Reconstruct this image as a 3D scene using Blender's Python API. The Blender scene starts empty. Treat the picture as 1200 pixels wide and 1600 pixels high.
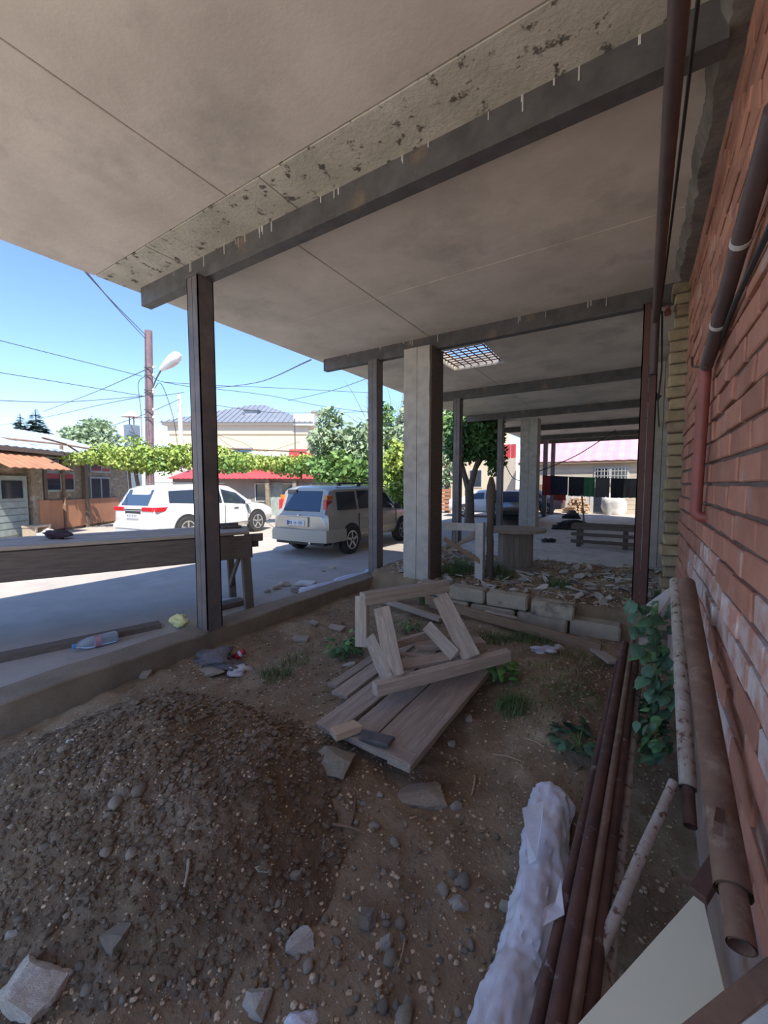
import bpy, bmesh, math, random
from mathutils import Vector, Matrix, noise
R_ = random.Random(7)
scene = bpy.context.scene
col = scene.collection
# ------------------------------------------------------------------ camera
FPX = 630.0; YAW = math.radians(32.6); PITCH = math.radians(3.9); HC = 1.68
CAM = Vector((0, 0, HC))
cf = Vector((-math.sin(YAW)*math.cos(PITCH), math.cos(YAW)*math.cos(PITCH), -math.sin(PITCH)))
cr = Vector((math.cos(YAW), math.sin(YAW), 0)); cu = cr.cross(cf)
cd = bpy.data.cameras.new('camera'); cam = bpy.data.objects.new('camera', cd); col.objects.link(cam)
cd.sensor_fit = 'VERTICAL'; cd.sensor_height = 36; cd.sensor_width = 27; cd.lens = FPX/1600*36
cd.clip_start = 0.02; cd.clip_end = 500
cam.location = CAM; cam.rotation_euler = cf.to_track_quat('-Z', 'Y').to_euler()
scene.camera = cam
# ------------------------------------------------------------------ sky, sun, exposure
SUNDIR = Vector((-0.57, 0.4, -1.0)).normalized()
w = bpy.data.worlds.new('sky'); scene.world = w; w.use_nodes = True
nt = w.node_tree; nt.nodes.clear()
wo = nt.nodes.new('ShaderNodeOutputWorld'); bg = nt.nodes.new('ShaderNodeBackground'); sk = nt.nodes.new('ShaderNodeTexSky')
sk.sky_type = 'NISHITA'; sk.sun_disc = False; sk.sun_elevation = math.radians(55); sk.sun_rotation = math.atan2(-SUNDIR.x, -SUNDIR.y)
sk.air_density = 1.0; sk.dust_density = 0.05; sk.ozone_density = 3.0
bg.inputs[1].default_value = 0.130
tint = nt.nodes.new('ShaderNodeMix'); tint.data_type = 'RGBA'; tint.blend_type = 'MULTIPLY'; tint.inputs[0].default_value = 1; tint.inputs[7].default_value = (.80, .86, 1.02, 1)
nt.links.new(sk.outputs[0], tint.inputs[6]); nt.links.new(tint.outputs[2], bg.inputs[0]); nt.links.new(bg.outputs[0], wo.inputs[0])
sd = bpy.data.lights.new('sun', 'SUN'); sd.energy = 3.4; sd.angle = 0.009; sd.color = (1, .95, .86)
so = bpy.data.objects.new('sun', sd); col.objects.link(so); so.rotation_euler = SUNDIR.to_track_quat('-Z', 'Y').to_euler(); so.location = (8, -6, 14)
vs = scene.view_settings; vs.view_transform = 'Standard'; vs.look = 'None'; vs.gamma = 1; vs.exposure = 1.25
try: vs.use_curve_mapping = False
except Exception: pass
try: scene.cycles.diffuse_bounces = 7; scene.cycles.max_bounces = 10
except Exception: pass
# ------------------------------------------------------------------ rays: a photo pixel to a point on a real plane
def ray(px, py): return cf + cr*((px-600)/FPX) + cu*((800-py)/FPX)
def G(px, py, z): d = ray(px, py); return CAM + d*((z-HC)/d.z)
def D(px, py, dep): return CAM + ray(px, py)*dep
def WX(px, py, x): d = ray(px, py); return CAM + d*(x/d.x)
def WY(px, py, y): d = ray(px, py); return CAM + d*(y/d.y)
V = Vector
# ------------------------------------------------------------------ materials
MATS = {}
def mat(name, c1, c2=None, scale=4.0, rough=0.85, bump=0.0, metal=0.0, bscale=None, c3=None, s3=1.0, stretch=None, rnd=0.0, thr=(0.35, 0.65), thr3=(0.55, 0.7), coat=0.0, alpha=None, trans=0.0, sub=0.0):
    m = bpy.data.materials.new(name); m.use_nodes = True; n = m.node_tree.nodes; l = m.node_tree.links
    b = n['Principled BSDF']; b.inputs['Roughness'].default_value = rough; b.inputs['Metallic'].default_value = metal
    if coat: b.inputs['Coat Weight'].default_value = coat
    if trans: b.inputs['Transmission Weight'].default_value = trans
    if alpha is not None: b.inputs['Alpha'].default_value = alpha
    tc = n.new('ShaderNodeTexCoord'); co = tc.outputs['Object']
    if stretch:
        mp = n.new('ShaderNodeMapping'); mp.inputs['Scale'].default_value = stretch; l.new(co, mp.inputs[0]); co = mp.outputs[0]
    oi = None
    if rnd:
        oi = n.new('ShaderNodeObjectInfo'); va = n.new('ShaderNodeVectorMath'); va.operation = 'ADD'
        mu = n.new('ShaderNodeMath'); mu.operation = 'MULTIPLY'; mu.inputs[1].default_value = 37.0
        l.new(oi.outputs['Random'], mu.inputs[0]); l.new(co, va.inputs[0]); l.new(mu.outputs[0], va.inputs[1]); co = va.outputs[0]
    def nz(s, det=5, ro=.6):
        t = n.new('ShaderNodeTexNoise'); t.inputs['Scale'].default_value = s; t.inputs['Detail'].default_value = det; t.inputs['Roughness'].default_value = ro
        l.new(co, t.inputs['Vector']); return t.outputs['Fac']
    def ramp(f, a, bb):
        mr = n.new('ShaderNodeMapRange'); mr.inputs[1].default_value = a; mr.inputs[2].default_value = bb; l.new(f, mr.inputs[0]); return mr.outputs[0]
    def mix(f, a, bcol):
        x = n.new('ShaderNodeMix'); x.data_type = 'RGBA'; l.new(f, x.inputs['Factor'])
        for s, v in ((6, a), (7, bcol)):
            if isinstance(v, tuple): x.inputs[s].default_value = (*v, 1)
            else: l.new(v, x.inputs[s])
        return x.outputs[2]
    cur = c1
    if c2 is not None: cur = mix(ramp(nz(scale), *thr), c1, c2)
    if c3 is not None: cur = mix(ramp(nz(s3, 6, .65), *thr3), cur, c3)
    if rnd:
        hv = n.new('ShaderNodeHueSaturation'); mr = n.new('ShaderNodeMapRange'); mr.inputs[3].default_value = 1-rnd; mr.inputs[4].default_value = 1+rnd
        l.new(oi.outputs['Random'], mr.inputs[0]); l.new(mr.outputs[0], hv.inputs['Value'])
        if isinstance(cur, tuple): hv.inputs['Color'].default_value = (*cur, 1)
        else: l.new(cur, hv.inputs['Color'])
        cur = hv.outputs[0]
    if isinstance(cur, tuple): b.inputs['Base Color'].default_value = (*cur, 1)
    else: l.new(cur, b.inputs['Base Color'])
    if bump:
        bp = n.new('ShaderNodeBump'); bp.inputs['Strength'].default_value = 1.0; bp.inputs['Distance'].default_value = bump
        l.new(nz(bscale or scale*4, 6), bp.inputs['Height']); l.new(bp.outputs[0], b.inputs['Normal'])
    MATS[name] = m; return m
conc = mat('ceiling_concrete', (0.80, 0.715, 0.615), (0.64, 0.57, 0.485), 1.1, .9, .003, bscale=12, c3=(0.47, 0.425, 0.37), s3=.9, thr3=(.52, .74))
concpit = mat('pitted_concrete', (0.70, 0.655, 0.54), (0.52, 0.49, 0.39), 2.5, .92, .008, bscale=26, c3=(.14, .125, .10), s3=9, thr3=(.57, .63))
concgrey = mat('grey_concrete', (0.567, 0.527, 0.459), (0.446, 0.405, 0.351), 5, .92, .004, bscale=30, c3=(0.324, 0.284, 0.243), s3=2.2, thr3=(.52, .75))
concpale = mat('pale_concrete', (0.750, 0.704, 0.630), (0.570, 0.540, 0.496), 4, .92, .004, bscale=24, c3=(0.420, 0.390, 0.360), s3=1.2)
conckerb = mat('kerb_concrete', (0.292, 0.227, 0.157), (0.214, 0.165, 0.114), 3, .95, .006, bscale=20, c3=(0.350, 0.285, 0.212), s3=1.1)
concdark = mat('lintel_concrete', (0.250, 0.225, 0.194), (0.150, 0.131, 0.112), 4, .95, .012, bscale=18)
steel = mat('beam_steel', (0.144, 0.135, 0.130), (0.090, 0.086, 0.081), 6, .6, .001, .15, c3=(0.225, 0.171, 0.126), s3=3, thr3=(.58, .7))
postst = mat('post_steel', (0.207, 0.173, 0.163), (0.138, 0.120, 0.114), 5, .5, .0008, .2, c3=(0.358, 0.196, 0.130), s3=1.5, thr3=(.55, .75))
redpost = mat('red_primer_steel', (0.149, 0.066, 0.050), (0.105, 0.052, 0.045), 4, .6, .0008, .1, c3=(0.078, 0.056, 0.055), s3=1.4)
rust = mat('rusty_pipe', (0.155, 0.079, 0.056), (0.093, 0.050, 0.042), 9, .75, .0015, .25, bscale=60, c3=(0.279, 0.247, 0.234), s3=14, thr3=(.60, .68))
rustpale = mat('flaked_pale_pipe', (.50, .45, .38), (.38, .30, .24), 14, .8, .0015, .05, bscale=70, c3=(.17, .08, .05), s3=22, thr3=(.55, .63))
rustbrown = mat('brown_rust_pipe', (0.250, 0.155, 0.105), (0.180, 0.105, 0.070), 7, .85, .0012, .1, bscale=60, c3=(0.330, 0.230, 0.170), s3=9, thr3=(.55, .7))
redpipe = mat('red_paint_pipe', (.32, .09, .07), (.25, .075, .06), 6, .5, .0005)
darkpipe = mat('dark_paint_pipe', (.13, .085, .08), (.09, .065, .065), 6, .5, .001, .1, c3=(.4, .37, .33), s3=12, thr3=(.72, .75))
brick = mat('wall_brick', (0.488, 0.231, 0.155), (0.390, 0.173, 0.119), 5, .93, .004, bscale=40, rnd=.22, c3=(0.488, 0.347, 0.296), s3=2.4, thr3=(.58, .75))
brickpale = mat('lime_stained_brick', (0.489, 0.255, 0.187), (0.637, 0.552, 0.528), 6, .95, .004, bscale=40, rnd=.15, thr=(.40, .62))
brickyel = mat('pier_brick', (0.413, 0.338, 0.200), (0.312, 0.237, 0.150), 6, .95, .008, bscale=30, rnd=.2, c3=(0.250, 0.213, 0.150), s3=3)
mortar = mat('mortar', (.20, .16, .13), (.13, .10, .085), 8, .97, .008, bscale=30)
plaster = mat('plinth_plaster', (0.539, 0.428, 0.348), (0.436, 0.309, 0.243), 3, .95, .006, bscale=14, c3=(0.641, 0.570, 0.474), s3=2.2, stretch=(1, 1, .4))
dirt = mat('soil', (0.320, 0.234, 0.139), (0.219, 0.155, 0.094), 3.5, 1, .012, bscale=38, c3=(0.487, 0.401, 0.270), s3=1.3, thr3=(.5, .72))
dirtdark = mat('mound_soil', (0.226, 0.162, 0.098), (0.152, 0.106, 0.066), 5, 1, .014, bscale=46, c3=(0.347, 0.287, 0.209), s3=2.2, thr3=(.52, .75))
stonem = mat('stone', (0.458, 0.392, 0.296), (0.336, 0.284, 0.208), 9, .92, .004, bscale=34, rnd=.32)
stonepale = mat('pale_rubble', (0.850, 0.782, 0.645), (0.645, 0.567, 0.459), 8, .95, .008, bscale=26, rnd=.12)
gravelm = mat('gravel', (0.707, 0.558, 0.368), (0.425, 0.312, 0.201), 40, .95)
asph = mat('asphalt', (0.460, 0.407, 0.346), (0.390, 0.345, 0.299), 2.2, .95, .003, bscale=90, c3=(0.532, 0.469, 0.398), s3=.5)
slate = mat('slate_shard', (0.632, 0.579, 0.485), (0.446, 0.401, 0.338), 7, .8, .003, bscale=40, rnd=.4)
wood = mat('grey_timber', (0.456, 0.372, 0.289), (0.334, 0.265, 0.205), 2.2, .9, .0025, bscale=9, stretch=(14, 1.0, 14), rnd=.2, c3=(0.578, 0.486, 0.395), s3=5)
wooddark = mat('dark_timber', (0.177, 0.136, 0.106), (0.122, 0.095, 0.076), 4, .9, .002, bscale=9, stretch=(12, 1.0, 12), rnd=.18)
woodbrown = mat('brown_timber', (0.338, 0.223, 0.135), (0.257, 0.169, 0.108), 4, .9, .002, bscale=9, stretch=(12, 1.0, 12), rnd=.15)
woodfresh = mat('cut_timber', (0.608, 0.446, 0.297), (0.486, 0.351, 0.230), 6, .85, .001, stretch=(12, 1.0, 12), rnd=.1)
whitepaint = mat('flaked_white_paint', (.62, .60, .57), (.50, .47, .43), 7, .8, .001)
plasticw = mat('white_plastic_film', (.80, .80, .83), (.66, .66, .72), 6, .35, .004, bscale=12)
cream = mat('cream_board', (.84, .80, .58), (.80, .76, .55), 2, .6)
leafd = mat('leaf_dark', (0.068, 0.150, 0.045), (0.105, 0.225, 0.060), 3, .6)
leafm = mat('leaf_green', (0.112, 0.224, 0.056), (0.190, 0.314, 0.078), 1.2, .6)
leafy = mat('leaf_yellow_green', (0.246, 0.370, 0.067), (0.403, 0.470, 0.112), 1.5, .6)
leafp = mat('leaf_pale', (0.246, 0.336, 0.190), (0.336, 0.414, 0.246), 1.0, .7)
leafc = mat('leaf_conifer', (.05, .10, .09), (.08, .14, .12), 1.0, .8)
bark = mat('bark', (.20, .155, .12), (.13, .10, .08), 9, .95, .008, bscale=30)
glass = mat('dark_glass', (.03, .04, .055), None, rough=.06, coat=.3)
glassblue = mat('blue_tint_glass', (.05, .085, .14), None, rough=.06)
tyre = mat('tyre_rubber', (.03, .03, .032), (.05, .048, .046), 9, .85)
alloy = mat('alloy_rim', (.52, .51, .50), None, rough=.35, metal=.6)
blackpl = mat('black_plastic', (.035, .035, .037), None, rough=.6)
chrome = mat('chrome', (.6, .6, .6), None, rough=.2, metal=1)
redlamp = mat('red_lamp', (.55, .02, .03), None, rough=.2, coat=.5)
amberlamp = mat('amber_lamp', (.75, .22, .03), None, rough=.2)
platew = mat('plate_white', (.75, .76, .78), None, rough=.5)
plateb = mat('plate_blue', (.04, .10, .40), None, rough=.5)
inkm = mat('plate_ink', (.02, .02, .05), None, rough=.6)
# ------------------------------------------------------------------ mesh building
class MB:
    def __init__(s): s.v = []; s.f = []
    def add(s, vs_, fs):
        o = len(s.v); s.v += [tuple(x) for x in vs_]; s.f += [tuple(i+o for i in q) for q in fs]; return s
    def box(s, c, sz, M=None, taper=0):
        hx, hy, hz = sz[0]/2, sz[1]/2, sz[2]/2
        p = [V((x, y, z)) for z in (-hz, hz) for y in (-hy, hy) for x in (-hx, hx)]
        if M is not None: p = [M @ q for q in p]
        c = V(c)
        return s.add([q+c for q in p], [(0, 2, 3, 1), (4, 5, 7, 6), (0, 1, 5, 4), (2, 6, 7, 3), (0, 4, 6, 2), (1, 3, 7, 5)])
    def bb(s, a, b):  # box from two corners
        a, b = V(a), V(b); return s.box((a+b)/2, [abs(b[i]-a[i]) for i in range(3)])
    def bar(s, p0, p1, wd, th, up=(0, 0, 1)):
        p0, p1 = V(p0), V(p1); d = p1-p0; L = d.length; y = d/L; x = y.cross(V(up))
        if x.length < 1e-4: x = y.cross(V((1, 0, 0)))
        x.normalize(); z = x.cross(y)
        return s.box((p0+p1)/2, (wd, L, th), Matrix((x, y, z)).transposed())
    def tube(s, pts, r, n=8, caps=True):
        pts = [V(p) for p in pts]; rs = r if isinstance(r, (list, tuple)) else [r]*len(pts); o = len(s.v); k = len(pts)
        px = None
        for i, p in enumerate(pts):
            t = (pts[min(i+1, k-1)]-pts[max(i-1, 0)]).normalized()
            if px is None:
                px = t.cross(V((0, 0, 1)));
                if px.length < .05: px = t.cross(V((1, 0, 0)))
            px = (px - t*px.dot(t)).normalized(); py = t.cross(px)
            for j in range(n):
                a = 2*math.pi*j/n; s.v.append(tuple(p+(px*math.cos(a)+py*math.sin(a))*rs[i]))
        for i in range(k-1):
            for j in range(n): s.f.append((o+i*n+j, o+i*n+(j+1) % n, o+(i+1)*n+(j+1) % n, o+(i+1)*n+j))
        if caps: s.f.append(tuple(o+j for j in range(n))[::-1]); s.f.append(tuple(o+(k-1)*n+j for j in range(n)))
        return s
    def lathe(s, prof, n=24, M=None, c=(0, 0, 0)):
        o = len(s.v); c = V(c)
        for (r, z) in prof:
            for j in range(n):
                a = 2*math.pi*j/n; q = V((r*math.cos(a), r*math.sin(a), z))
                if M is not None: q = M @ q
                s.v.append(tuple(q+c))
        for i in range(len(prof)-1):
            for j in range(n): s.f.append((o+i*n+j, o+i*n+(j+1) % n, o+(i+1)*n+(j+1) % n, o+(i+1)*n+j))
        s.f.append(tuple(o+j for j in range(n))[::-1]); s.f.append(tuple(o+(len(prof)-1)*n+j for j in range(n)))
        return s
    def prism(s, poly, ext):
        k = len(poly); e = V(ext); a = [V(p) for p in poly]
        return s.add(a+[p+e for p in a], [tuple(range(k))[::-1], tuple(range(k, 2*k))]+[(i, (i+1) % k, k+(i+1) % k, k+i) for i in range(k)])
    def loft(s, rings, close=True):
        n = len(rings[0]); o = len(s.v)
        for r in rings: s.v += [tuple(p) for p in r]
        for i in range(len(rings)-1):
            for j in range(n if close else n-1): s.f.append((o+i*n+j, o+i*n+(j+1) % n, o+(i+1)*n+(j+1) % n, o+(i+1)*n+j))
        if close: s.f.append(tuple(o+j for j in range(n))[::-1]); s.f.append(tuple(o+(len(rings)-1)*n+j for j in range(n)))
        return s
    def build(s, name, m, parent=None, bevel=0, smooth=False, local=False, fix=True, seg=1, origin=None):
        vs_ = s.v; loc = V((0, 0, 0))
        if parent is not None:
            if not local: vs_ = [V(p)-parent.location for p in vs_]
        elif not local:
            xs = [p[0] for p in vs_]; ys = [p[1] for p in vs_]; zs = [p[2] for p in vs_]
            loc = V(origin) if origin else V(((min(xs)+max(xs))/2, (min(ys)+max(ys))/2, min(zs))); vs_ = [V(p)-loc for p in vs_]
        me = bpy.data.meshes.new(name); me.from_pydata([tuple(p) for p in vs_], [], s.f)
        if fix or bevel:
            bm = bmesh.new(); bm.from_mesh(me)
            if fix: bmesh.ops.recalc_face_normals(bm, faces=bm.faces)
            if bevel: bmesh.ops.bevel(bm, geom=bm.edges[:], offset=bevel, segments=seg, affect='EDGES', clamp_overlap=True)
            bm.to_mesh(me); bm.free()
        if smooth:
            me.polygons.foreach_set('use_smooth', [True]*len(me.polygons))
            me.set_sharp_from_angle(angle=math.radians(40 if smooth is True else smooth))
        o = bpy.data.objects.new(name, me); col.objects.link(o); me.materials.append(m); o.location = loc
        if parent is not None: o.parent = parent; o.location = (0, 0, 0)
        return o
def bobj(name, p0, p1, wd, th, m, parent=None, up=(0, 0, 1), bevel=.004):
    # a board in its own axes (length along Y) so that the grain follows it
    p0, p1 = V(p0), V(p1); d = p1-p0; L = d.length; y = d/L; x = y.cross(V(up))
    if x.length < 1e-4: x = y.cross(V((1, 0, 0)))
    x.normalize(); z = x.cross(y); n_ = max(2, int(L/.15)); mb = MB(); rr = random.Random(int(L*1000)+int(wd*777)); rg = []
    for i in range(n_+1):
        yy = -L/2+L*i/n_; j = lambda: rr.uniform(-.0025, .0025); e = (.012*rr.uniform(-1, 1) if i in (0, n_) else 0)
        rg.append([(-wd/2+j(), yy+e, -th/2), (wd/2+j(), yy-e, -th/2), (wd/2+j(), yy-e, th/2), (-wd/2+j(), yy+e, th/2)])
    mb.loft(rg); o = mb.build(name, m, None, local=True, bevel=0)
    if bevel:
        md = o.modifiers.new('b', 'BEVEL'); md.width = bevel; md.segments = 1; md.limit_method = 'ANGLE'
    o.rotation_euler = Matrix((x, y, z)).transposed().to_euler(); o.location = (p0+p1)/2-(parent.location if parent else V((0, 0, 0)))
    if parent: o.parent = parent
    return o
def tag(o, label=None, cat=None, group=None, kind=None):
    if label: o['label'] = label
    if cat: o['category'] = cat
    if group: o['group'] = group
    if kind: o['kind'] = kind
    return o
def thing(name, label, cat, loc, rz=0, group=None):
    o = bpy.data.objects.new(name, None); col.objects.link(o); o.location = loc; o.rotation_euler = (0, 0, rz); o.empty_display_size = .1
    return tag(o, label, cat, group)
def struct(o): o['kind'] = 'structure'; return o
def copyo(o, parent, loc, rot=(0, 0, 0), sc=(1, 1, 1), name=None):
    c = o.copy(); col.objects.link(c); c.parent = parent; c.location = loc; c.rotation_euler = rot; c.scale = sc
    if name: c.name = name
    return c
def mesh_only(mb, name, m, bevel=0, smooth=False):
    o = mb.build(name, m, None, bevel=bevel, smooth=smooth, local=True); me = o.data; bpy.data.objects.remove(o); return me
def inst(name, me, parent, loc, rot=(0, 0, 0), sc=(1, 1, 1)):
    o = bpy.data.objects.new(name, me); col.objects.link(o); o.parent = parent; o.location = loc; o.rotation_euler = rot; o.scale = sc; return o
def fbm(x, y, z=0, o=4): return noise.fractal(V((x, y, z)), 1.0, 2.0, o)
# ================================================================== STRUCTURE
ZC = 4.10; KX = -3.98
def sm(a, b, x):
    t = max(0, min(1, (x-a)/(b-a))); return t*t*(3-2*t)
def HF(x, y):   # interior soil without the big mound
    z = -.24 + .035*fbm(x*1.3, y*1.3, 2.0, 3)
    z += .20*math.exp(-(((x+.62)/.55)**2+((y-3.75)/.75)**2))           # grassy hump
    z += .10*math.exp(-(((x+1.75)/.5)**2+((y-1.95)/.35)**2))
    z -= .10*math.exp(-(((x+1.0)/.35)**2+((y-2.5)/.5)**2))*1.0
    z += .10*sm(-3.2, -3.95, x)*sm(0, 3, y)
    z += .32*sm(5.72, 5.95, y) + .03*sm(5.95, 6.6, y)*fbm(x*3, y*3, 5, 3)
    z += .022*fbm(x*7, y*7, 1.0, 3)
    return z
def HM(x, y):   # excavated soil mound
    u = (x+2.45)*.93+(y-1.22)*.36; v_ = -(x+2.45)*.36+(y-1.22)*.93
    g = math.exp(-abs(u/1.12)**2.3-abs(v_/.86)**2.4)
    z = -.42 + .70*g
    z += .05*fbm(x*2.2, y*2.2, 7, 3)*min(1, g*3) + .03*abs(fbm(x*6, y*6, 3, 4))*min(1, g*3) + .012*fbm(x*17, y*17, 4, 2)
    return z
def HT(x, y): return max(HF(x, y), HM(x, y) if (-4 < x < -.2 and -.8 < y < 3) else -9)
def hgrid(x0, x1, y0, y1, st, fn):
    nx = int((x1-x0)/st)+1; ny = int((y1-y0)/st)+1; m = MB()
    for j in range(ny+1):
        for i in range(nx+1):
            x = x0+(x1-x0)*i/nx; y = y0+(y1-y0)*j/ny; m.v.append((x, y, fn(x, y)))
    for j in range(ny):
        for i in range(nx): a = j*(nx+1)+i; m.f.append((a, a+1, a+nx+2, a+nx+1))
    return m
bouncec = mat('bounce_concrete', (.66, .60, .52), (.58, .53, .46), 1.5, .95)  # pale tone picked to bounce sunlight up to the slab
struct(MB().bb((-120, -90, -.7), (90, 120, -.5)).build('ground', asph))
struct(MB().bb((-90, -60, -.5), (-4.3, 30, 0)).build('road', asph))
struct(MB().bb((-90, 30, -.5), (60, 110, -.01)).build('yard', asph))
struct(MB().bb((-4.3, 22.6, -.5), (60, 30, -.005)).build('yard_strip', asph))
struct(MB().bb((-4.3, -60, -.5), (60, -1.0, -.22)).build('rear_bounce_yard', bouncec))  # unseen ground behind the camera, made pale to brighten the ceiling
struct(hgrid(KX-.03, .5, -.4, 9.2, .03, HF).build('floor', dirt, smooth=60, fix=False, origin=(0, 0, 0)))
struct(MB().bb((KX, -1.0, -.5), (.5, -.38, -.24)).build('floor_rear', dirt))
tag(hgrid(-3.97, -.35, -.75, 2.9, .022, HM).build('soil_mound', dirtdark, smooth=60, fix=False, origin=(-2.4, 1.2, 0)), 'large dark brown heap of excavated soil beside the kerb', 'soil heap')
struct(MB().bb((KX, 8.95, -.5), (.5, 22.6, .10)).build('platform', concpale, bevel=.02))
# kerb with an uneven top edge
rings = []
for i in range(150):
    y = -2.6+i*(26.2/149); a = .02*fbm(y*1.7, 1, 0, 3); b = .012*fbm(y*4, 9, 0, 3); c = .03*fbm(y*1.1, 4, 2, 3)
    rings.append([(KX, y, -.5), (KX+b, y, .036+a), (KX-.012+b, y, .05+a), (KX-.22, y, .055+a), (KX-.36+c, y, .04+a), (KX-.44+c, y, -.02), (KX-.44+c, y, -.5)])
struct(MB().loft(rings).build('kerb', conckerb, smooth=22))
# ceiling: backing slab (with the opening) and its shutter panels
HX0, HX1, HY0, HY1 = -3.45, -2.40, 6.95, 8.2
m = MB(); SX0, SX1, SY0, SY1 = -5.45, .9, -1.6, 23.6
m.bb((SX0, SY0, ZC+.02), (SX1, HY0, ZC+.26)); m.bb((SX0, HY1, ZC+.02), (SX1, SY1, ZC+.26)); m.bb((SX0, HY0, ZC+.02), (HX0, HY1, ZC+.26)); m.bb((HX1, HY0, ZC+.02), (SX1, HY1, ZC+.26))
ceil = struct(m.build('ceiling', concgrey, origin=(0, 0, ZC)))
def panel(x0, x1, y0, y1, mt=conc):
    g = .005; MB().bb((x0+g, y0+g, ZC-.004*R_.random()), (x1-g, y1-g, ZC+.03)).build('panel', mt, ceil, bevel=.004)
ys = [-1.6, 2.29, 2.8, 4.52, 6.2]
for a, b in zip(ys, ys[1:]):
    if a == 2.29: panel(SX0, -4.35, a, b, concpit); panel(-4.35, -2.64, a, b, concpit); panel(-2.64, SX1, a, b, concpit)
    else: panel(SX0, -3.03, a, b); panel(-3.03, SX1, a, b)
panel(SX0, HX0, 6.2, HY1); panel(HX0, HX1, 6.2, HY0); panel(HX1, SX1, 6.2, HY1)
ys = [8.2, 10.05, 12.0, 13.8, 15.7, 17.55, 19.4, 21.3, 23.6]
for a, b in zip(ys, ys[1:]): panel(SX0, -3.03, a, b); panel(-3.03, SX1, a, b)
# brick wall
WXF = .36
wr = struct(MB().bb((WXF+.018, -1.6, -.4), (.62, 5.75, 3.95)).build('wall_right', mortar, origin=(.36, 0, 0)))
BL, BH = .415, .133
bmeshes = []; bpale = []
for k in range(5):
    mb = MB()
    mb.box((0, 0, 0), (.05, BL-.022, BH-.020)); rr = random.Random(k)
    mb.v = [(x+rr.uniform(-.004, .004), y+rr.uniform(-.006, .006), z+rr.uniform(-.005, .005)) for x, y, z in mb.v]
    bmeshes.append(mesh_only(mb, 'brick', brick, bevel=.006)); bpale.append(mesh_only(mb, 'brick', brickpale, bevel=.006))
nb = 0; far = MB()
for r in range(28):
    z = .22+BH*(r+.5); off = (r % 2)*BL/2
    for c in range(-18, 12):
        y0 = 1.36+c*BL+off+R_.uniform(-.012, .012); y = y0+BL/2
        if y+BL/2 > 5.76 or y < -1.3: continue
        dx = WXF+.025+R_.uniform(-.007, .006)
        if y0 > 1.3:
            st = .45 < z < 1.35 and fbm(y*1.6, z*2.2, 3, 3) > -.12 and y < 4.4
            o = inst('brick', (bpale if st else bmeshes)[R_.randrange(5)], wr, (dx-.36, y, z), (R_.uniform(-.012, .012), 0, R_.uniform(-.012, .012))); nb += 1
        else: far.box((dx, y, z), (.05, BL-.02, BH-.018))
tag(far.build('brick_courses', brick, wr), kind='stuff')
rings = []
for i in range(90):
    y = -1.6+i*(7.3/89); a = .03*fbm(y*2.1, 3, 1, 3); b = .010*fbm(y*5, 7, 1, 3)
    rings.append([(.5, y, -.4), (.315+b, y, -.4), (.318+b, y, .1), (.33+b, y, .22+a), (.5, y, .25+a)])
struct(MB().loft(rings).build('trim_1', plaster, smooth=50))
struct(MB().bb((.62, -1.6, -.5), (12, 16.5, 9.0)).build('sun_blocker', concgrey))  # unseen mass added to keep the sun out of the slab opening
struct(MB().bb((.45, 6.1, -.4), (.62, 23.5, ZC)).build('wall_right_far', concgrey))
# rough concrete lintel along the wall head
rings = []
for i in range(420):
    y = -1.6+i*(7.5/419); a = .03*fbm(y*3.1, 3, 8, 5)+.012*fbm(y*19, 3, 2, 3); b = .03*fbm(y*2.5, 7, 4, 4)+.014*fbm(y*14, 2, 4, 3)
    rings.append([(.23+b, y, ZC+.01), (.235+b*1.3, y, ZC-.07+a*.5), (.27+b, y, 3.94+a*.6), (.38, y, 3.93+a*.3), (.6, y, 3.95), (.6, y, ZC+.01)])
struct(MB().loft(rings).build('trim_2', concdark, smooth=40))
# rough quoin pier at the end of the brick wall
pier = struct(MB().bb((.26, 5.78, -.3), (.5, 6.08, ZC)).build('trim_3', mortar, origin=(.3, 5.9, 0)))
pm = []
for k in range(4):
    mb = MB().box((0, 0, 0), (.24, .30, .115)); rr = random.Random(k+40); mb.v = [(x+rr.uniform(-.012, .012), y+rr.uniform(-.012, .012), z+rr.uniform(-.008, .008)) for x, y, z in mb.v]
    pm.append(mesh_only(mb, 'brick', brickyel, bevel=.014))
for r in range(31): inst('brick', pm[R_.randrange(4)], pier, (.04+R_.uniform(-.03, .03)-.3+.3, .0+R_.uniform(-.03, .02)-.02, .0+.13*r), (0, 0, R_.uniform(-.08, .08)), (1, 1, 1))
# ------------------------------------------------------------------ steel beams, posts, pillars
BY = [2.78, 6.17, 10.02, 13.77, 17.5, 21.3, 23.3]
names = ['nearest grey steel channel beam crossing under the slab, drip-stained', 'second dark steel beam from the camera, at the head of the concrete pillar', 'third brown steel beam from the camera under the slab', 'fourth steel beam from the camera, over the far concrete pillar', 'fifth steel beam from the camera, above the laundry', 'sixth steel beam from the camera, near the far end of the slab', 'farthest steel beam at the open far end of the slab']
for i, y in enumerate(BY):
    t = thing('steel_beam', names[i], 'beam', (-2.5, y, 3.88), group='steel beams under the slab')
    MB().bb((-5.3, y-.06, 3.88), (.28, y-.045, ZC)).build('web', steel, t)
    MB().bb((-5.3, y-.045, 3.88), (.28, y+.06, 3.893)).build('flange', steel, t)
    MB().bb((-5.3, y-.045, ZC-.013), (.28, y+.06, ZC-.001)).build('flange', steel, t)
    if i < 2:
        dm = MB()
        for k in range(26 if i == 0 else 12):
            x = R_.uniform(-4.9, .1); l = R_.uniform(.03, .12); dm.bb((x, y-.064, 4.10-l), (x+R_.uniform(.006, .014), y-.0595, 4.10))
        tag(dm.build('drip', concpale, t), 'pale lime drips', kind='stuff')
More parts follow.
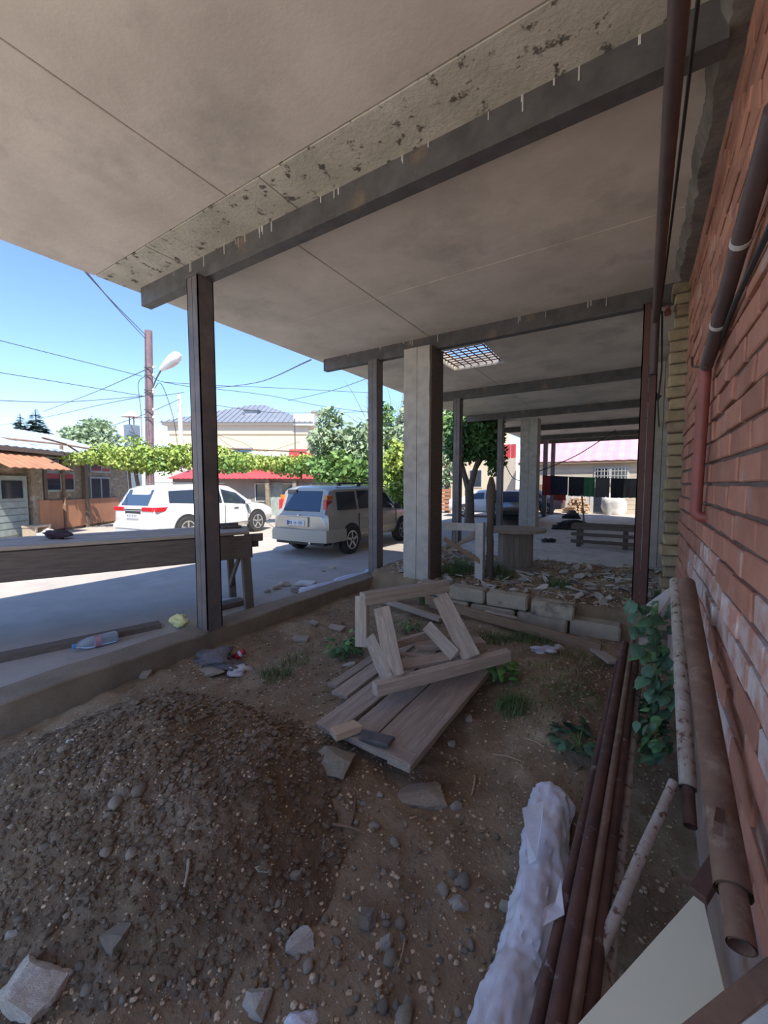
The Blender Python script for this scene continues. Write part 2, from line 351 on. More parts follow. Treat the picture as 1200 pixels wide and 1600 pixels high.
PN = ['nearest steel post, dark grey, standing on the kerb beside the timber table', 'second steel post along the kerb, rust brown, left of the concrete pillar', 'third steel post along the kerb, just right of the concrete pillar', 'fourth steel post along the kerb, beside the leafy street tree', 'fifth steel post, behind the hanging dark red cloth', 'sixth steel post, behind the hanging navy cloth', 'farthest steel post at the far end of the kerb']
def steel_post(x, y, z0, z1, w_, label, mt, base=True):
    t = thing('steel_post', label, 'post', (x, y, z0), group='steel posts')
    h = w_/2; th = .012
    for s in (-1, 1):   # two channels welded toe to toe
        m = MB(); a = .003
        m.bb((x+s*h, y-h, z0), (x+s*(h-th), y+h, z1)); m.bb((x+s*a, y-h, z0), (x+s*h, y-h+th, z1)); m.bb((x+s*a, y+h-th, z0), (x+s*h, y+h, z1))
        m.build('channel', mt, t)
    if base: MB().bb((x-h-.02, y-h-.02, z0), (x+h+.02, y+h+.02, z0+.012)).build('base_plate', mt, t)
    MB().bb((x-h-.01, y-h-.01, z1-.01), (x+h+.01, y+h+.01, z1)).build('cap_plate', mt, t)
    return t
for i, y in enumerate(BY): steel_post(-4.09, y-.06, .055, 3.88, .19, PN[i], postst)
steel_post(.02, 6.08, -.1, 3.88, .17, 'red-brown primed steel post beside the brick wall', redpost)
def pillar(x0, x1, y0, y1, z0, z1, label):
    t = thing('concrete_pillar', label, 'pillar', ((x0+x1)/2, (y0+y1)/2, z0)); n = 24; xm = x0+(x1-x0)*.52
    for k, (a, b) in enumerate(((x0, xm-.004), (xm+.004, x1))):   # the shutter seam splits the front
        rings = []
        for i in range(n+1):
            z = z0+(z1-z0)*i/n; j = lambda s: .012*fbm(z*3, s, k, 3)
            rings.append([(a+j(1)*(k == 0), y0+j(2)*.6, z), (b+j(3)*(k == 1), y0+j(2)*.6, z), (b+j(3)*(k == 1), y1, z), (a+j(1)*(k == 0), y1, z)])
        MB().loft(rings).build('shaft', concgrey, t, smooth=40)
    return t
pl = pillar(-3.40, -2.93, 5.93, 6.42, -.3, 3.90, 'rough square concrete pillar standing right of the second steel post')
MB().bb((-2.928, 5.95, -.25), (-2.905, 6.40, 3.9)).build('side_shade_sheet', wooddark, pl)  # dark sheet over the pillar's side face, shade put in as colour
pl2 = pillar(-3.55, -3.0, 14.15, 14.65, .0, 3.90, 'far concrete pillar behind the cable spool table')
pillar(.10, .45, 9.2, 9.8, -.1, 3.95, 'weathered concrete pillar against the wall behind the red-brown post')
# opening with rebar
t = thing('rebar_grating', 'rusty rebar mesh across the square opening in the slab', 'grating', ((HX0+HX1)/2, (HY0+HY1)/2, ZC+.05))
b1 = mesh_only(MB().tube([(0, -.63, 0), (0, .63, 0)], .011, 6), 'rebar', rust); b2 = mesh_only(MB().tube([(-.53, 0, .02), (.53, 0, .02)], .011, 6), 'rebar', rust)
for k in range(7): inst('rebar', b1, t, (-.45+k*.15, 0, 0), (0, 0, R_.uniform(-.03, .03)))
for k in range(8): inst('rebar', b2, t, (0, -.52+k*.15, 0), (0, 0, R_.uniform(-.03, .03)))
# ================================================================== INTERIOR THINGS
def stonemesh(seed, sub=2, sq=.75, rough=.18):
    bm = bmesh.new(); bmesh.ops.create_icosphere(bm, subdivisions=sub, radius=1)
    for v_ in bm.verts:
        n_ = v_.co.normalized(); d = 1+rough*2*noise.noise(n_*1.3+V((seed*7.1, seed*3.3, 0)))+rough*.8*noise.noise(n_*3.1+V((seed, 5, 2)))
        v_.co = n_*d; v_.co.z *= sq
    me = bpy.data.meshes.new('stone'); bm.to_mesh(me); bm.free()
    me.polygons.foreach_set('use_smooth', [True]*len(me.polygons)); return me
def rubblemesh(seed, npl=9):
    rr = random.Random(seed); bm = bmesh.new(); bmesh.ops.create_cube(bm, size=2)
    for k in range(npl):   # chip the block with random planes
        n_ = V((rr.uniform(-1, 1), rr.uniform(-1, 1), rr.uniform(-.8, 1))).normalized()
        g = bmesh.ops.bisect_plane(bm, geom=bm.verts[:]+bm.edges[:]+bm.faces[:], plane_co=n_*rr.uniform(.78, 1.02), plane_no=n_, clear_outer=True)
        e = [x for x in g['geom_cut'] if isinstance(x, bmesh.types.BMEdge)]
        if e: bmesh.ops.contextual_create(bm, geom=e)
    bmesh.ops.triangulate(bm, faces=bm.faces[:]); bmesh.ops.subdivide_edges(bm, edges=bm.edges[:], cuts=3, use_grid_fill=True)
    for v_ in bm.verts: v_.co += v_.co.normalized()*(.10*noise.noise(v_.co*1.9+V((seed, 0, 0)))+.06*noise.noise(v_.co*5+V((0, seed, 0)))-.05*max(0, v_.co.length-1.15))
    bmesh.ops.recalc_face_normals(bm, faces=bm.faces); me = bpy.data.meshes.new('rubble'); bm.to_mesh(me); bm.free(); return me
def put(name, me, m, label, cat, x, y, sc, rz=0, rx=0, sink=.35, group=None, z=None):
    if not me.materials: me.materials.append(m)
    o = bpy.data.objects.new(name, me); col.objects.link(o)
    zz = HT(x, y) if z is None else z
    o.location = (x, y, zz+sc[2]*(1-sink*2)*.75); o.scale = sc; o.rotation_euler = (rx, R_.uniform(-.15, .15), rz)
    return tag(o, label, cat, group)
def GT(px, py):   # pixel to the soil surface
    z = -.1
    for _ in range(14): p = G(px, py, z); z = .5*z+.5*HT(p.x, p.y)
    return G(px, py, z)
# --- broken concrete and rubble lumps
for i, (px, py, s, lab, mt) in enumerate([
    (55, 1550, (.13, .10, .09), 'largest pale rubble lump at the foot of the soil heap, by the left edge', stonepale),
    (180, 1470, (.055, .05, .04), 'rough grey lump just above the largest pale rubble lump', stonem),
    (468, 1478, (.075, .05, .045), 'two-horned pale rubble lump on bare soil right of the heap', stonepale),
    (400, 1570, (.06, .05, .045), 'half-buried brown rubble lump at the bottom edge of the heap', stonepale),
    (716, 1413, (.055, .035, .035), 'yellowish mortar lump among three pebbles on bare soil', stonepale),
    (655, 1245, (.19, .12, .035), 'flat broken concrete slab just below the plank door corner', stonem),
    (520, 1195, (.17, .14, .07), 'thick grey concrete slab half under the left corner of the plank door', stonem),
    (706, 1165, (.035, .03, .04), 'upright buff stone right of the plank door', stonepale),
    (733, 1125, (.035, .03, .035), 'rounded buff stone close to the right edge of the plank door', stonepale),
    (712, 1262, (.04, .025, .035), 'crumpled grey lump at the right end of the flat concrete slab', stonem),
    (605, 1475, (.035, .03, .03), 'pale lump in the loose pebble band in the foreground middle', stonepale),
    (575, 1440, (.045, .045, .03), 'square grey stone in the loose pebble band', stonem),
    (462, 1370, (.035, .028, .024), 'grey angular stone on the right flank of the heap', stonem),
    (410, 1358, (.045, .02, .012), 'tan tile chip on the right flank of the heap', stonepale),
    (225, 1056, (.09, .06, .05), 'grey lump on the far crest of the heap against the kerb', stonem),
    (330, 1050, (.19, .11, .04), 'broad soil-covered slab on the heap crest below the front post', stonem),
    (875, 1014, (.06, .045, .045), 'whitish stone on top of the grassy hump', stonepale),
    (788, 1420, (.03, .028, .026), 'pale round lump beside the white plastic roll', stonepale),
    (20, 1460, (.03, .016, .015), 'small whitish chip above the largest rubble lump', stonepale),
    (95, 1140, (.05, .03, .012), 'flat bluish-white shell-like chip on the heap crest', whitepaint),
    (110, 1158, (.028, .02, .008), 'smaller white chip just below the shell-like chip', whitepaint),
    (905, 1010, (.05, .05, .03), 'grey stone right of the whitish stone on the hump', stonem),
    (1010, 1005, (.12, .09, .06), 'pale concrete chunk at the foot of the red-brown post', stonepale),
    (545, 1040, (.09, .05, .02), 'flat beige flake near the leafy weed by the timber trestle', stonepale),
    ]):
    p = GT(px, py); put('rubble_lump', rubblemesh(100+i), mt, lab, 'rubble', p.x, p.y, tuple(q*.8 for q in s), .57+R_.uniform(-.25, .25), R_.uniform(-.1, .1), .35)
# --- single pebbles with a place of their own
SM = [stonemesh(k, 2, .72) for k in range(6)]
for me in SM: me.materials.append(stonem)
for px, py, s, lab in [(217, 1237, .035, 'grey egg-shaped pebble in the middle of the soil heap'), (180, 1256, .038, 'brownish pebble just left of the egg-shaped pebble on the heap'), (100, 1172, .03, 'tan pebble under the white chips on the heap'),
    (167, 1332, .026, 'pale upright pebble low on the heap'), (205, 1335, .026, 'broken pebble right of the pale upright pebble'), (228, 1327, .016, 'smallest of three pebbles in a row on the heap'), (70, 1325, .022, 'whitish oval pebble at the left of the heap'),
    (136, 1548, .022, 'oval grey pebble right of the largest rubble lump'), (693, 1392, .032, 'dark grey oval pebble left of the mortar lump'), (725, 1378, .038, 'ribbed pebble above the mortar lump'), (708, 1368, .024, 'tan pebble topmost beside the mortar lump'),
    (617, 1318, .03, 'round light pebble below the flat concrete slab'), (585, 1292, .028, 'elongated grey pebble above the round light pebble'), (594, 1243, .024, 'dark round pebble at the left tip of the flat concrete slab'), (612, 1500, .032, 'olive pebble below the pale foreground lump'),
    (625, 1445, .024, 'light oval pebble right of the square grey stone'), (598, 1575, .028, 'blue-grey oval pebble near the bottom edge'), (638, 1572, .024, 'yellowish pebble near the bottom edge'), (632, 1595, .04, 'grey pebble cut by the bottom edge'), (482, 1512, .026, 'round pale pebble below the two-horned lump')]:
    p = GT(px, py); put('pebble', SM[R_.randrange(6)], stonem, lab, 'pebble', p.x, p.y, (s*R_.uniform(.9, 1.2), s*R_.uniform(.75, 1), s*.85), R_.uniform(0, 6), 0, .3)
# --- scattered pebbles that nothing tells apart
SP = [stonemesh(k+20, 1, .7) for k in range(6)]
for me in SP: me.materials.append(stonem)
n = 0
for zone, cnt in ((0, 130), (1, 120)):
    k = 0
    while k < cnt:
        px, py = (R_.uniform(0, 560), R_.uniform(1110, 1590)) if zone == 0 else (R_.gauss(600, 120), R_.uniform(1230, 1595))
        if px > 860-.35*(py-1250)*.3: continue
        p = GT(px, py)
        if p.x < KX+.1 or p.x > .2: continue
        s = R_.choice((.008, .009, .011, .013, .016, .02)); k += 1
        put('pebble', SP[R_.randrange(6)], stonem, 'small loose pebble strewn over the soil heap' if zone == 0 else 'small loose pebble in the gravelly soil right of the heap', 'pebble', p.x, p.y, (s*R_.uniform(.8, 1.4), s*R_.uniform(.7, 1), s*.8), R_.uniform(0, 6), 0, .3, 'loose pebbles on the heap' if zone == 0 else 'loose pebbles on the bare soil')
# --- gravel and clods: nobody could count them
def scatter(name, mt, label, fn, cnt, s0, s1):
    m = MB(); ico = stonemesh(77, 1, .7, .25); base = [v_.co.copy() for v_ in ico.vertices]; fs = [tuple(p.vertices) for p in ico.polygons]
    base2 = [V((1, 0, -.2)), V((-.5, .9, -.2)), V((-.5, -.8, -.2)), V((.1, .1, .7)), V((.7, .7, .2)), V((-.8, 0, .35)), V((.3, -.9, .3))]
    tet = [(0, 4, 3), (4, 1, 3), (1, 5, 3), (5, 2, 3), (2, 6, 3), (6, 0, 3), (0, 1, 4), (1, 2, 5), (2, 0, 6)]
    for k in range(cnt):
        x, y = fn(); s = s0*(s1/s0)**(R_.random()**2.2); a = R_.uniform(0, 6.28); ca, sa = math.cos(a)*s, math.sin(a)*s; ax, ay = R_.uniform(.7, 1.3), R_.uniform(.6, 1)
        z = HT(x, y)+s*.15; big = s > s1*.45
        m.add([(x+(q.x*ax*ca-q.y*ay*sa), y+(q.x*ax*sa+q.y*ay*ca), z+q.z*s*.9) for q in (base if big else base2)], fs if big else tet)
    return tag(m.build(name, mt, fix=False, origin=(0, 0, 0)), label, 'gravel', kind='stuff')
def f1():
    while True:
        x = R_.gauss(-2.3, .75); y = R_.gauss(1.1, .6)
        if KX+.06 < x < -.9 and HM(x, y) > HF(x, y): return x, y
def f2():
    while True:
        x = R_.uniform(-3.9, .25); y = .3+5.2*R_.random()**1.4
        if HM(x, y) < HF(x, y)+.03: return x, y
scatter('clods', dirtdark, 'brown crumbs and clods of soil on the heap', f1, 9000, .006, .026)
scatter('grit', gravelm, 'fine grey grit in the soil of the heap', f1, 4000, .003, .011)
scatter('gravel', gravelm, 'fine grey gravel strewn over the bare ground', f2, 9000, .004, .016)
scatter('crumbs', dirt, 'brown soil crumbs over the bare ground', f2, 7000, .005, .02)
# --- bright specks of broken plaster on the heap
for k in range(26):
    p = GT(R_.gauss(160, 45), R_.gauss(1180, 22)); s = R_.uniform(.006, .016)
    o = put('plaster_chip', SP[k % 6].copy() if k == 0 else bpy.data.meshes['plaster_chip'], whitepaint, 'tiny white plaster chip scattered on the heap crest', 'chip', p.x, p.y, (s, s*.8, s*.3), R_.uniform(0, 6), 0, .2, 'white chips on the heap')
    if k == 0: o.data.name = 'plaster_chip'; o.data.materials.clear(); o.data.materials.append(whitepaint)
# --- twigs and splinters
for px, py, qx, qy, r, lab, mt in [(555, 1250, 548, 1295, .009, 'reddish twig stuck in the gravel left of the flat slab', rustbrown), (742, 1214, 737, 1245, .008, 'short pale splinter standing right of the flat slab', woodfresh), (295, 1345, 288, 1390, .008, 'grey split stick lying on the heap', wood),
    (632, 1470, 622, 1515, .003, 'thin dry stalk beside the olive pebble', woodfresh), (770, 1180, 815, 1192, .005, 'thin straw stalk on the soil below the grassy hump', woodfresh), (520, 1290, 570, 1305, .008, 'brown root lying left of the reddish twig', woodbrown), (820, 1155, 850, 1170, .004, 'dry stalk on the soil right of the straw stalk', woodfresh)]:
    a, b = GT(px, py), GT(qx, qy); mid = (a+b)/2+V((.006, .004, .02))
    tag(MB().tube([a+V((0, 0, .008)), mid, b+V((0, 0, .012))], [r, r*.9, r*.6], 6).build('twig', mt, smooth=True), lab, 'stick')
# --- concrete block row in front of the rubble
BX = [(-2.98, -2.46), (-2.44, -1.86), (-1.84, -1.26), (-1.22, -.68)]
BLAB = ['leftmost block of the upper block row, partly behind the trestle', 'second upper block from the left, full and clean-edged', 'third upper block from the left, with a chipped end', 'rightmost tilted upper block, broken at its left end']
def block(x0, x1, y, z0, z1, lab, tilt=0, rz=0):
    c = V(((x0+x1)/2, y, (z0+z1)/2)); M_ = Matrix.Rotation(tilt, 3, 'Y') @ Matrix.Rotation(rz, 3, 'Z')
    bm = bmesh.new(); bmesh.ops.create_cube(bm, size=1)
    for v_ in bm.verts: v_.co = V((v_.co.x*(x1-x0-.012), v_.co.y*.24, v_.co.z*(z1-z0-.006)))
    bmesh.ops.bevel(bm, geom=bm.edges[:], offset=.018, segments=2, affect='EDGES'); bmesh.ops.subdivide_edges(bm, edges=bm.edges[:], cuts=2, use_grid_fill=True)
    for v_ in bm.verts: v_.co = M_ @ (v_.co*(1+.03*noise.noise(v_.co*9+c*5))+V((0, 0, .004*noise.noise(v_.co*30))))
    me = bpy.data.meshes.new('concrete_block'); bm.to_mesh(me); bm.free(); o = bpy.data.objects.new('concrete_block', me); col.objects.link(o); o.location = c; me.materials.append(blockm)
    return tag(o, lab, 'block', 'concrete blocks')
blockm = mat('block_concrete', (.56, .48, .35), (.43, .365, .265), 6, .95, .006, bscale=34, rnd=.1, c3=(.14, .12, .095), s3=3)
for i, (a, b) in enumerate(BX): block(a, b, 5.74-.015*i, -.055 if i < 3 else -.08, .145 if i < 3 else .12, BLAB[i], .02*(i == 3), R_.uniform(-.03, .03))
for i, (a, b) in enumerate([(-2.75, -2.1), (-2.07, -1.42), (-1.4, -.75), (-.73, -.15)]):
    block(a, b, 5.70, -.27, -.065 if i < 3 else -.05, ['leftmost lower block under the upper row', 'second lower block, behind the long plank', 'third lower block under the tilted block', 'pale plastered lower block at the right end by the red-brown post'][i], 0, R_.uniform(-.02, .02))
# --- loose planks on the ground
def plank(name, p0, p1, wd, th, lab, mt=wood, up=(0, 0, 1), cat='plank', bev=.004, grp=None): return tag(bobj(name, p0, p1, wd, th, mt, None, up, bev), lab, cat, grp)
plank('plank', V((-2.75, 5.50, -.10)), V((-.32, 5.02, -.16)), .05, .12, 'long brown plank on edge in front of the block row', woodbrown)
plank('plank', V((-1.75, 5.33, -.05)), V((-1.3, 5.26, -.05)), .06, .02, 'short pale batten lying on the long brown plank', wood)
plank('plank', GT(600, 948)+V((0, 0, .1)), GT(690, 975)+V((0, 0, .06)), .11, .05, 'plank seen through the trestle, lying towards the blocks', wood)
plank('plank', GT(905, 1000)+V((0, 0, .03)), GT(960, 1045)+V((0, 0, .06)), .13, .03, 'weathered board lying right of the grassy hump', wood)
plank('plank', GT(615, 940)+V((0, 0, .16)), GT(672, 948)+V((0, 0, .16)), .06, .02, 'thin light lath behind the trestle', woodfresh)
for px, py, s, lab in [(490, 975, (.16, .08, .02), 'flat slate offcut near the kerb, left of the two'), (525, 983, (.24, .13, .025), 'flat rectangular board offcut near the kerb'), (470, 1000, (.2, .1, .03), 'broken pinkish board bits at the foot of the kerb')]:
    p = GT(px, py); tag(MB().box(p+V((0, 0, .02)), s, Matrix.Rotation(R_.uniform(-.4, .4), 3, 'Z') @ Matrix.Rotation(.15, 3, 'X')).build('offcut', wood, bevel=.003), lab, 'offcut')
# --- plank door lying on the soil
A = G(640, 1200, -.08); B = G(763, 1052, -.02); Dn = G(513, 1150, -.06)
ex = (Dn-A); ey = (B-A); ln = ey.length; wdt = 1.02; ey = ey.normalized(); ex = (ex-ey*ex.dot(ey)).normalized(); ez = ex.cross(ey);
if ez.z < 0: ez = -ez
dr = thing('plank_door', 'grey plank door lying flat on the soil under the trestle', 'door', A)
def dpl(u0, u1, v0, v1, w0, th, name, mt=wood, sk=0):
    bobj(name, A+ex*((u0+u1)/2)+ey*v0+ez*w0, A+ex*((u0+u1)/2+sk)+ey*v1+ez*w0, u1-u0, th, mt, dr, ez, .003)
wdt = (Dn-A).dot(ex)
dpl(-.01, .15, -.02, ln+.35, .0, .05, 'rail')
us = [.155, .36, .375, .565, .60, .76]
for k, (u0, u1, sk) in enumerate([(.155, .355, 0), (.365, .56, .01), (.60, .80, -.015), (.83, .98, .02), (1.0, 1.09, .0)]):
    dpl(u0, u1, (.06, .10, -.01, .38, .45)[k], ln+(.28, .4, .3, .28, .15)[k], -.028, .03, 'plank', sk=sk)
bobj('ledge', A+ex*.0+ey*.05+ez*.004, A+ex*wdt*1.0+ey*.03+ez*.004, .11, .05, wood, dr, ez, .003)
bobj('ledge', A+ex*.1+ey*(ln+.2)+ez*.02, A+ex*.95+ey*(ln+.2)+ez*.02, .11, .04, wood, dr, ez, .003)
c = A+ex*.62+ey*.02+ez*.055
plank('block_offcut', G(520, 1152, -.02)+V((0, 0, .02)), G(560, 1138, -.02)+V((0, 0, .02)), .1, .05, 'short fresh-cut timber offcut on the near end of the plank door', woodfresh, cat='offcut')
plank('board_offcut', G(563, 1150, -.02)+V((0, 0, .01)), G(612, 1162, -.02)+V((0, 0, .01)), .1, .025, 'dark grey board offcut beside the fresh-cut offcut', steel, cat='offcut')
# --- broken timber trestle standing on the door
tr = thing('timber_trestle', 'broken grey timber trestle standing skewed on the plank door', 'trestle', D(690, 1060, 3.5))
def tb(p0, p1, wd, th, up, name, mt=wood): return bobj(name, p0, p1, wd, th, mt, tr, up, .004)
fw = cf
tb(D(585, 1077, 3.12), D(795, 1023, 3.62), .075, .10, (0, 0, 1), 'base_rail')
tb(D(566, 936, 3.75), D(700, 915, 4.1), .09, .115, (0, 0, 1), 'top_rail')
tb(D(597, 950, 3.72), D(618, 1058, 3.2), .15, .035, -fw, 'leg')
tb(D(688, 932, 4.0), D(737, 1028, 3.45), .16, .04, -fw, 'leg')
tb(D(566, 932, 3.85), D(566, 1010, 3.75), .06, .13, (1, 0, 0), 'leg')
tb(D(577, 995, 3.6), D(606, 1060, 3.2), .11, .02, -fw, 'brace')
tb(D(668, 978, 3.9), D(712, 1025, 3.5), .12, .04, -fw, 'brace')
tb(D(615, 1008, 3.75), D(668, 992, 3.95), .05, .07, (0, 0, 1), 'stretcher')
tb(D(622, 1040, 3.45), D(735, 1020, 3.65), .16, .03, (0, 0, 1), 'shelf_board')
tb(D(618, 1020, 3.62), D(690, 1030, 3.62), .05, .025, (0, 0, 1), 'slat')
tb(D(650, 1010, 3.8), D(755, 1003, 3.95), .15, .05, (0, 0, 1), 'shelf_board')
spoolw = mat('spool_timber', (.34, .29, .23), (.25, .21, .165), 2.2, .9, .002, bscale=9, stretch=(9, 9, 1.0), rnd=.2)
# --- cable spool used as a table
SPX, SPY = -2.02, 7.85; sp = thing('cable_spool', 'large wooden cable drum standing on end as a table', 'cable drum', (SPX, SPY, .08))
MB().lathe([(.0001, 0), (.50, 0), (.50, .05), (.0001, .05)], 32).build('lower_flange', spoolw, sp, local=True, smooth=True)
MB().lathe([(.0001, .71), (.55, .71), (.55, .765), (.0001, .765)], 32).build('upper_flange', spoolw, sp, local=True, smooth=True)
st = mesh_only(MB().box((0, 0, 0), (.02, .098, .66)), 'stave', spoolw, bevel=.004)
for k in range(20): a = 2*math.pi*k/20; inst('stave', st, sp, (.31*math.cos(a), .31*math.sin(a), .38), (0, 0, a))
# --- bench made of slats
bn = thing('slat_bench', 'dark wooden slatted bench or pallet standing on the concrete platform', 'bench', (-.75, 11.3, .10))
for k, z in enumerate((.20, .38, .55)): MB().bb((-1.5, 11.22, z), (.3, 11.26, z+.085)).build('slat', wooddark, bn, bevel=.005)
for k in range(4): MB().bb((-1.5, 11.32+.13*k, .63), (.3, 11.42+.13*k, .67)).build('seat_slat', wooddark, bn, bevel=.005)
for x in (-1.32, -.3, .2): MB().bb((x-.05, 11.26, .10), (x+.05, 11.34, .63)).build('leg', wooddark, bn); MB().bb((x-.05, 11.72, .10), (x+.05, 11.8, .63)).build('leg', wooddark, bn)
# --- short white post, wrapped post and rails by the spool
p = V((-2.22, 6.5, .05)); tag(MB().bb((-2.32, 6.44, .0), (-2.18, 6.56, 1.05)).build('short_post', whitepaint, bevel=.008), 'short white-painted timber post left of the cable drum', 'post')
rings = []
for i in range(14):
    z = .05+i*.135; r = .06+.015*fbm(z*3, 2, 2, 2)+(.02 if 8 < i < 12 else 0)-(.03 if i == 13 else 0)
    rings.append([(-2.12+r*math.cos(a*.7854)+.03*fbm(z*2, a, 3, 2), 6.62+r*math.sin(a*.7854), z) for a in range(8)])
tag(MB().loft(rings).build('wrapped_post', wooddark, smooth=60), 'dark rag-wrapped stake between the white post and the cable drum', 'post')
plank('rail', D(693, 822, 6.9), D(742, 824, 6.75), .03, .13, 'short white board nailed between pillar and white post', whitepaint, cat='board')
plank('brace', D(694, 842, 6.8), D(757, 882, 6.7), .03, .07, 'rust-brown slanting batten below the white board', woodbrown, cat='batten')
plank('brace', D(700, 862, 7.0), D(742, 833, 7.0), .03, .06, 'pale slanting lath behind the rust-brown batten', wood, cat='batten')
# --- slate shards of the rubble bed
SH = []
for k in range(7):
    rr = random.Random(k+300); nn = rr.choice((4, 5, 6)); pts = [V((math.cos(6.283*i/nn+rr.uniform(-.3, .3))*rr.uniform(.6, 1.1), math.sin(6.283*i/nn+rr.uniform(-.3, .3))*rr.uniform(.45, .8), 0)) for i in range(nn)]
    SH.append(mesh_only(MB().prism(pts, (.04, .02, .14)), 'slate_shard', slate))
k = 0
while k < 295:
    x = R_.uniform(-3.6, .3); y = 6.0+2.95*R_.random()**1.2
    if (x+2.02)**2+(y-7.85)**2 < .3 or (-3.5 < x < -2.8 and y < 6.5): continue
    s = R_.uniform(.04, .13); k += 1
    o = inst('slate_shard', SH[R_.randrange(7)], None, (x, y, HF(x, y)+.012+.03*R_.random()), (R_.gauss(0, .28), R_.gauss(0, .28), R_.uniform(0, 6.28)), (s, s*R_.uniform(.4, 1), s))
    tag(o, 'broken slate shard in the rubble bed behind the block row', 'slate shard', 'slate shards of the rubble bed')
def f3(): return R_.uniform(-3.9, .3), R_.uniform(5.95, 8.95)
scatter('rubble_grit', gravelm, 'grey grit between the slate shards', f3, 5000, .008, .035)
# ================================================================== PIPES, ROLL, BOARDS ON THE RIGHT
def ext(a, b, k): return a+(b-a)*k
PB = [((966, 1035, 3.3), (838, 1600, 1.22), .021, rust, 'leftmost thin rusty pipe of the bundle beside the white roll'), ((977, 1006, 3.5), (868, 1600, 1.20), .029, rust, 'thick dark rusty pipe, second from the left in the bundle'), ((989, 1000, 3.5), (895, 1600, 1.2), .018, rustbrown, 'thin brown pipe in the middle of the bundle'),
      ((995, 1012, 3.4), (917, 1600, 1.22), .026, rust, 'dark pipe, second from the right in the bundle'), ((1000, 1040, 3.2), (940, 1600, 1.27), .024, rustpale, 'pale flaked pipe at the right side of the bundle')]
for a, b, r, mt, lab in PB:
    p0, p1 = D(*a), D(*b); m = MB(); q = ext(p0, p1, 1.3); k = 7
    m.tube([p0+(q-p0)*(i/k)+V((0, 0, -.02*math.sin(math.pi*i/k))) for i in range(k+1)], r, 12, caps=False)
    m.tube([p0+(q-p0)*(1-i/k)+V((0, 0, -.02*math.sin(math.pi*i/k))) for i in range(k+1)], r*.85, 12, caps=False)
    tag(m.build('steel_pipe', mt, smooth=True, fix=False), lab, 'pipe', 'bundled pipes')
def pipe(pts, r, mt, lab, name='steel_pipe', cat='pipe', n=14, hollow=True):
    m = MB(); m.tube(pts, r, n, caps=not hollow)
    if hollow: m.tube(pts[::-1], [q*.86 for q in r] if isinstance(r, list) else r*.86, n, caps=False)
    return tag(m.build(name, mt, smooth=True, fix=False), lab, cat)
a, b = WX(1055, 908, .235), WX(1075, 1232, .235)
t = thing('socketed_pipe', 'long pale flaked pipe with a red spigot end, lying along the wall', 'pipe', b)
m = MB(); m.tube([a, b], .036, 16, caps=False); m.tube([b, a], .031, 16, caps=False); m.build('barrel', rustpale, t, smooth=True, fix=False)
c = b+(b-a).normalized()*.17; m = MB(); m.tube([ext(a, b, .95), c], .026, 16, caps=False); m.tube([c, ext(a, b, .95)], .021, 16, caps=False); m.build('spigot', rust, t, smooth=True, fix=False)
a, b = WX(1073, 912, .262), WX(1146, 1395, .262)
t = thing('socketed_pipe', 'thick brown rusted pipe tight against the brick wall plinth', 'pipe', b)
m = MB(); m.tube([a, b], .046, 16, caps=False); m.tube([b, a], .04, 16, caps=False); m.build('barrel', rustbrown, t, smooth=True, fix=False)
c = b+(b-a).normalized()*.13; m = MB(); m.tube([ext(a, b, .95), c], .034, 16, caps=False); m.tube([c, ext(a, b, .95)], .028, 16, caps=False); m.build('spigot', rustbrown, t, smooth=True, fix=False)
MB().bar(WX(1125, 1270, .255), WX(1122, 1295, .20), .02, .03).build('lug', rust, t)
pipe([D(1052, 1222, 1.92), D(1036, 1262, 1.84), D(1000, 1340, 1.66), D(918, 1535, 1.34)], [.020, .022, .022, .02], rustpale, 'short bent flaked pipe leaning across to the pipe bundle')
tag(MB().bar(WX(1125, 1345, .27), WX(1090, 1400, .20), .05, .035).build('steel_stub', rust, bevel=.003), 'short rusty square stub behind the cream board corner', 'steel stub')
# cream board, angle iron and floor tile in the corner
ap, lf, rt = D(1095, 1386, 1.45), D(900, 1602, 1.13), D(1136, 1560, 1.12)
e1 = (lf-ap)*1.5; e2 = (rt-ap)*1.02; nn = e1.cross(e2).normalized()*.014
tag(MB().prism([ap, ap+e1, ap+e1+e2, ap+e2], -nn if nn.z > 0 else nn).build('cream_board', cream, bevel=.002), 'smooth cream board with its corner pointing up in the bottom right', 'board')
tag(MB().bar(D(1070, 1632, 1.0), D(1215, 1515, 1.05), .05, .02, (.2, -.3, 1)).build('angle_iron', rustbrown, bevel=.002), 'rusty flat iron crossing the bottom right corner', 'iron bar')
tag(MB().prism([D(1150, 1605, 1.06), D(1260, 1520, 1.06), D(1290, 1640, .96), D(1170, 1700, .96)], (0, 0, -.02)).build('tile', concpale, bevel=.002), 'pale tile offcut under the rusty flat iron', 'tile')
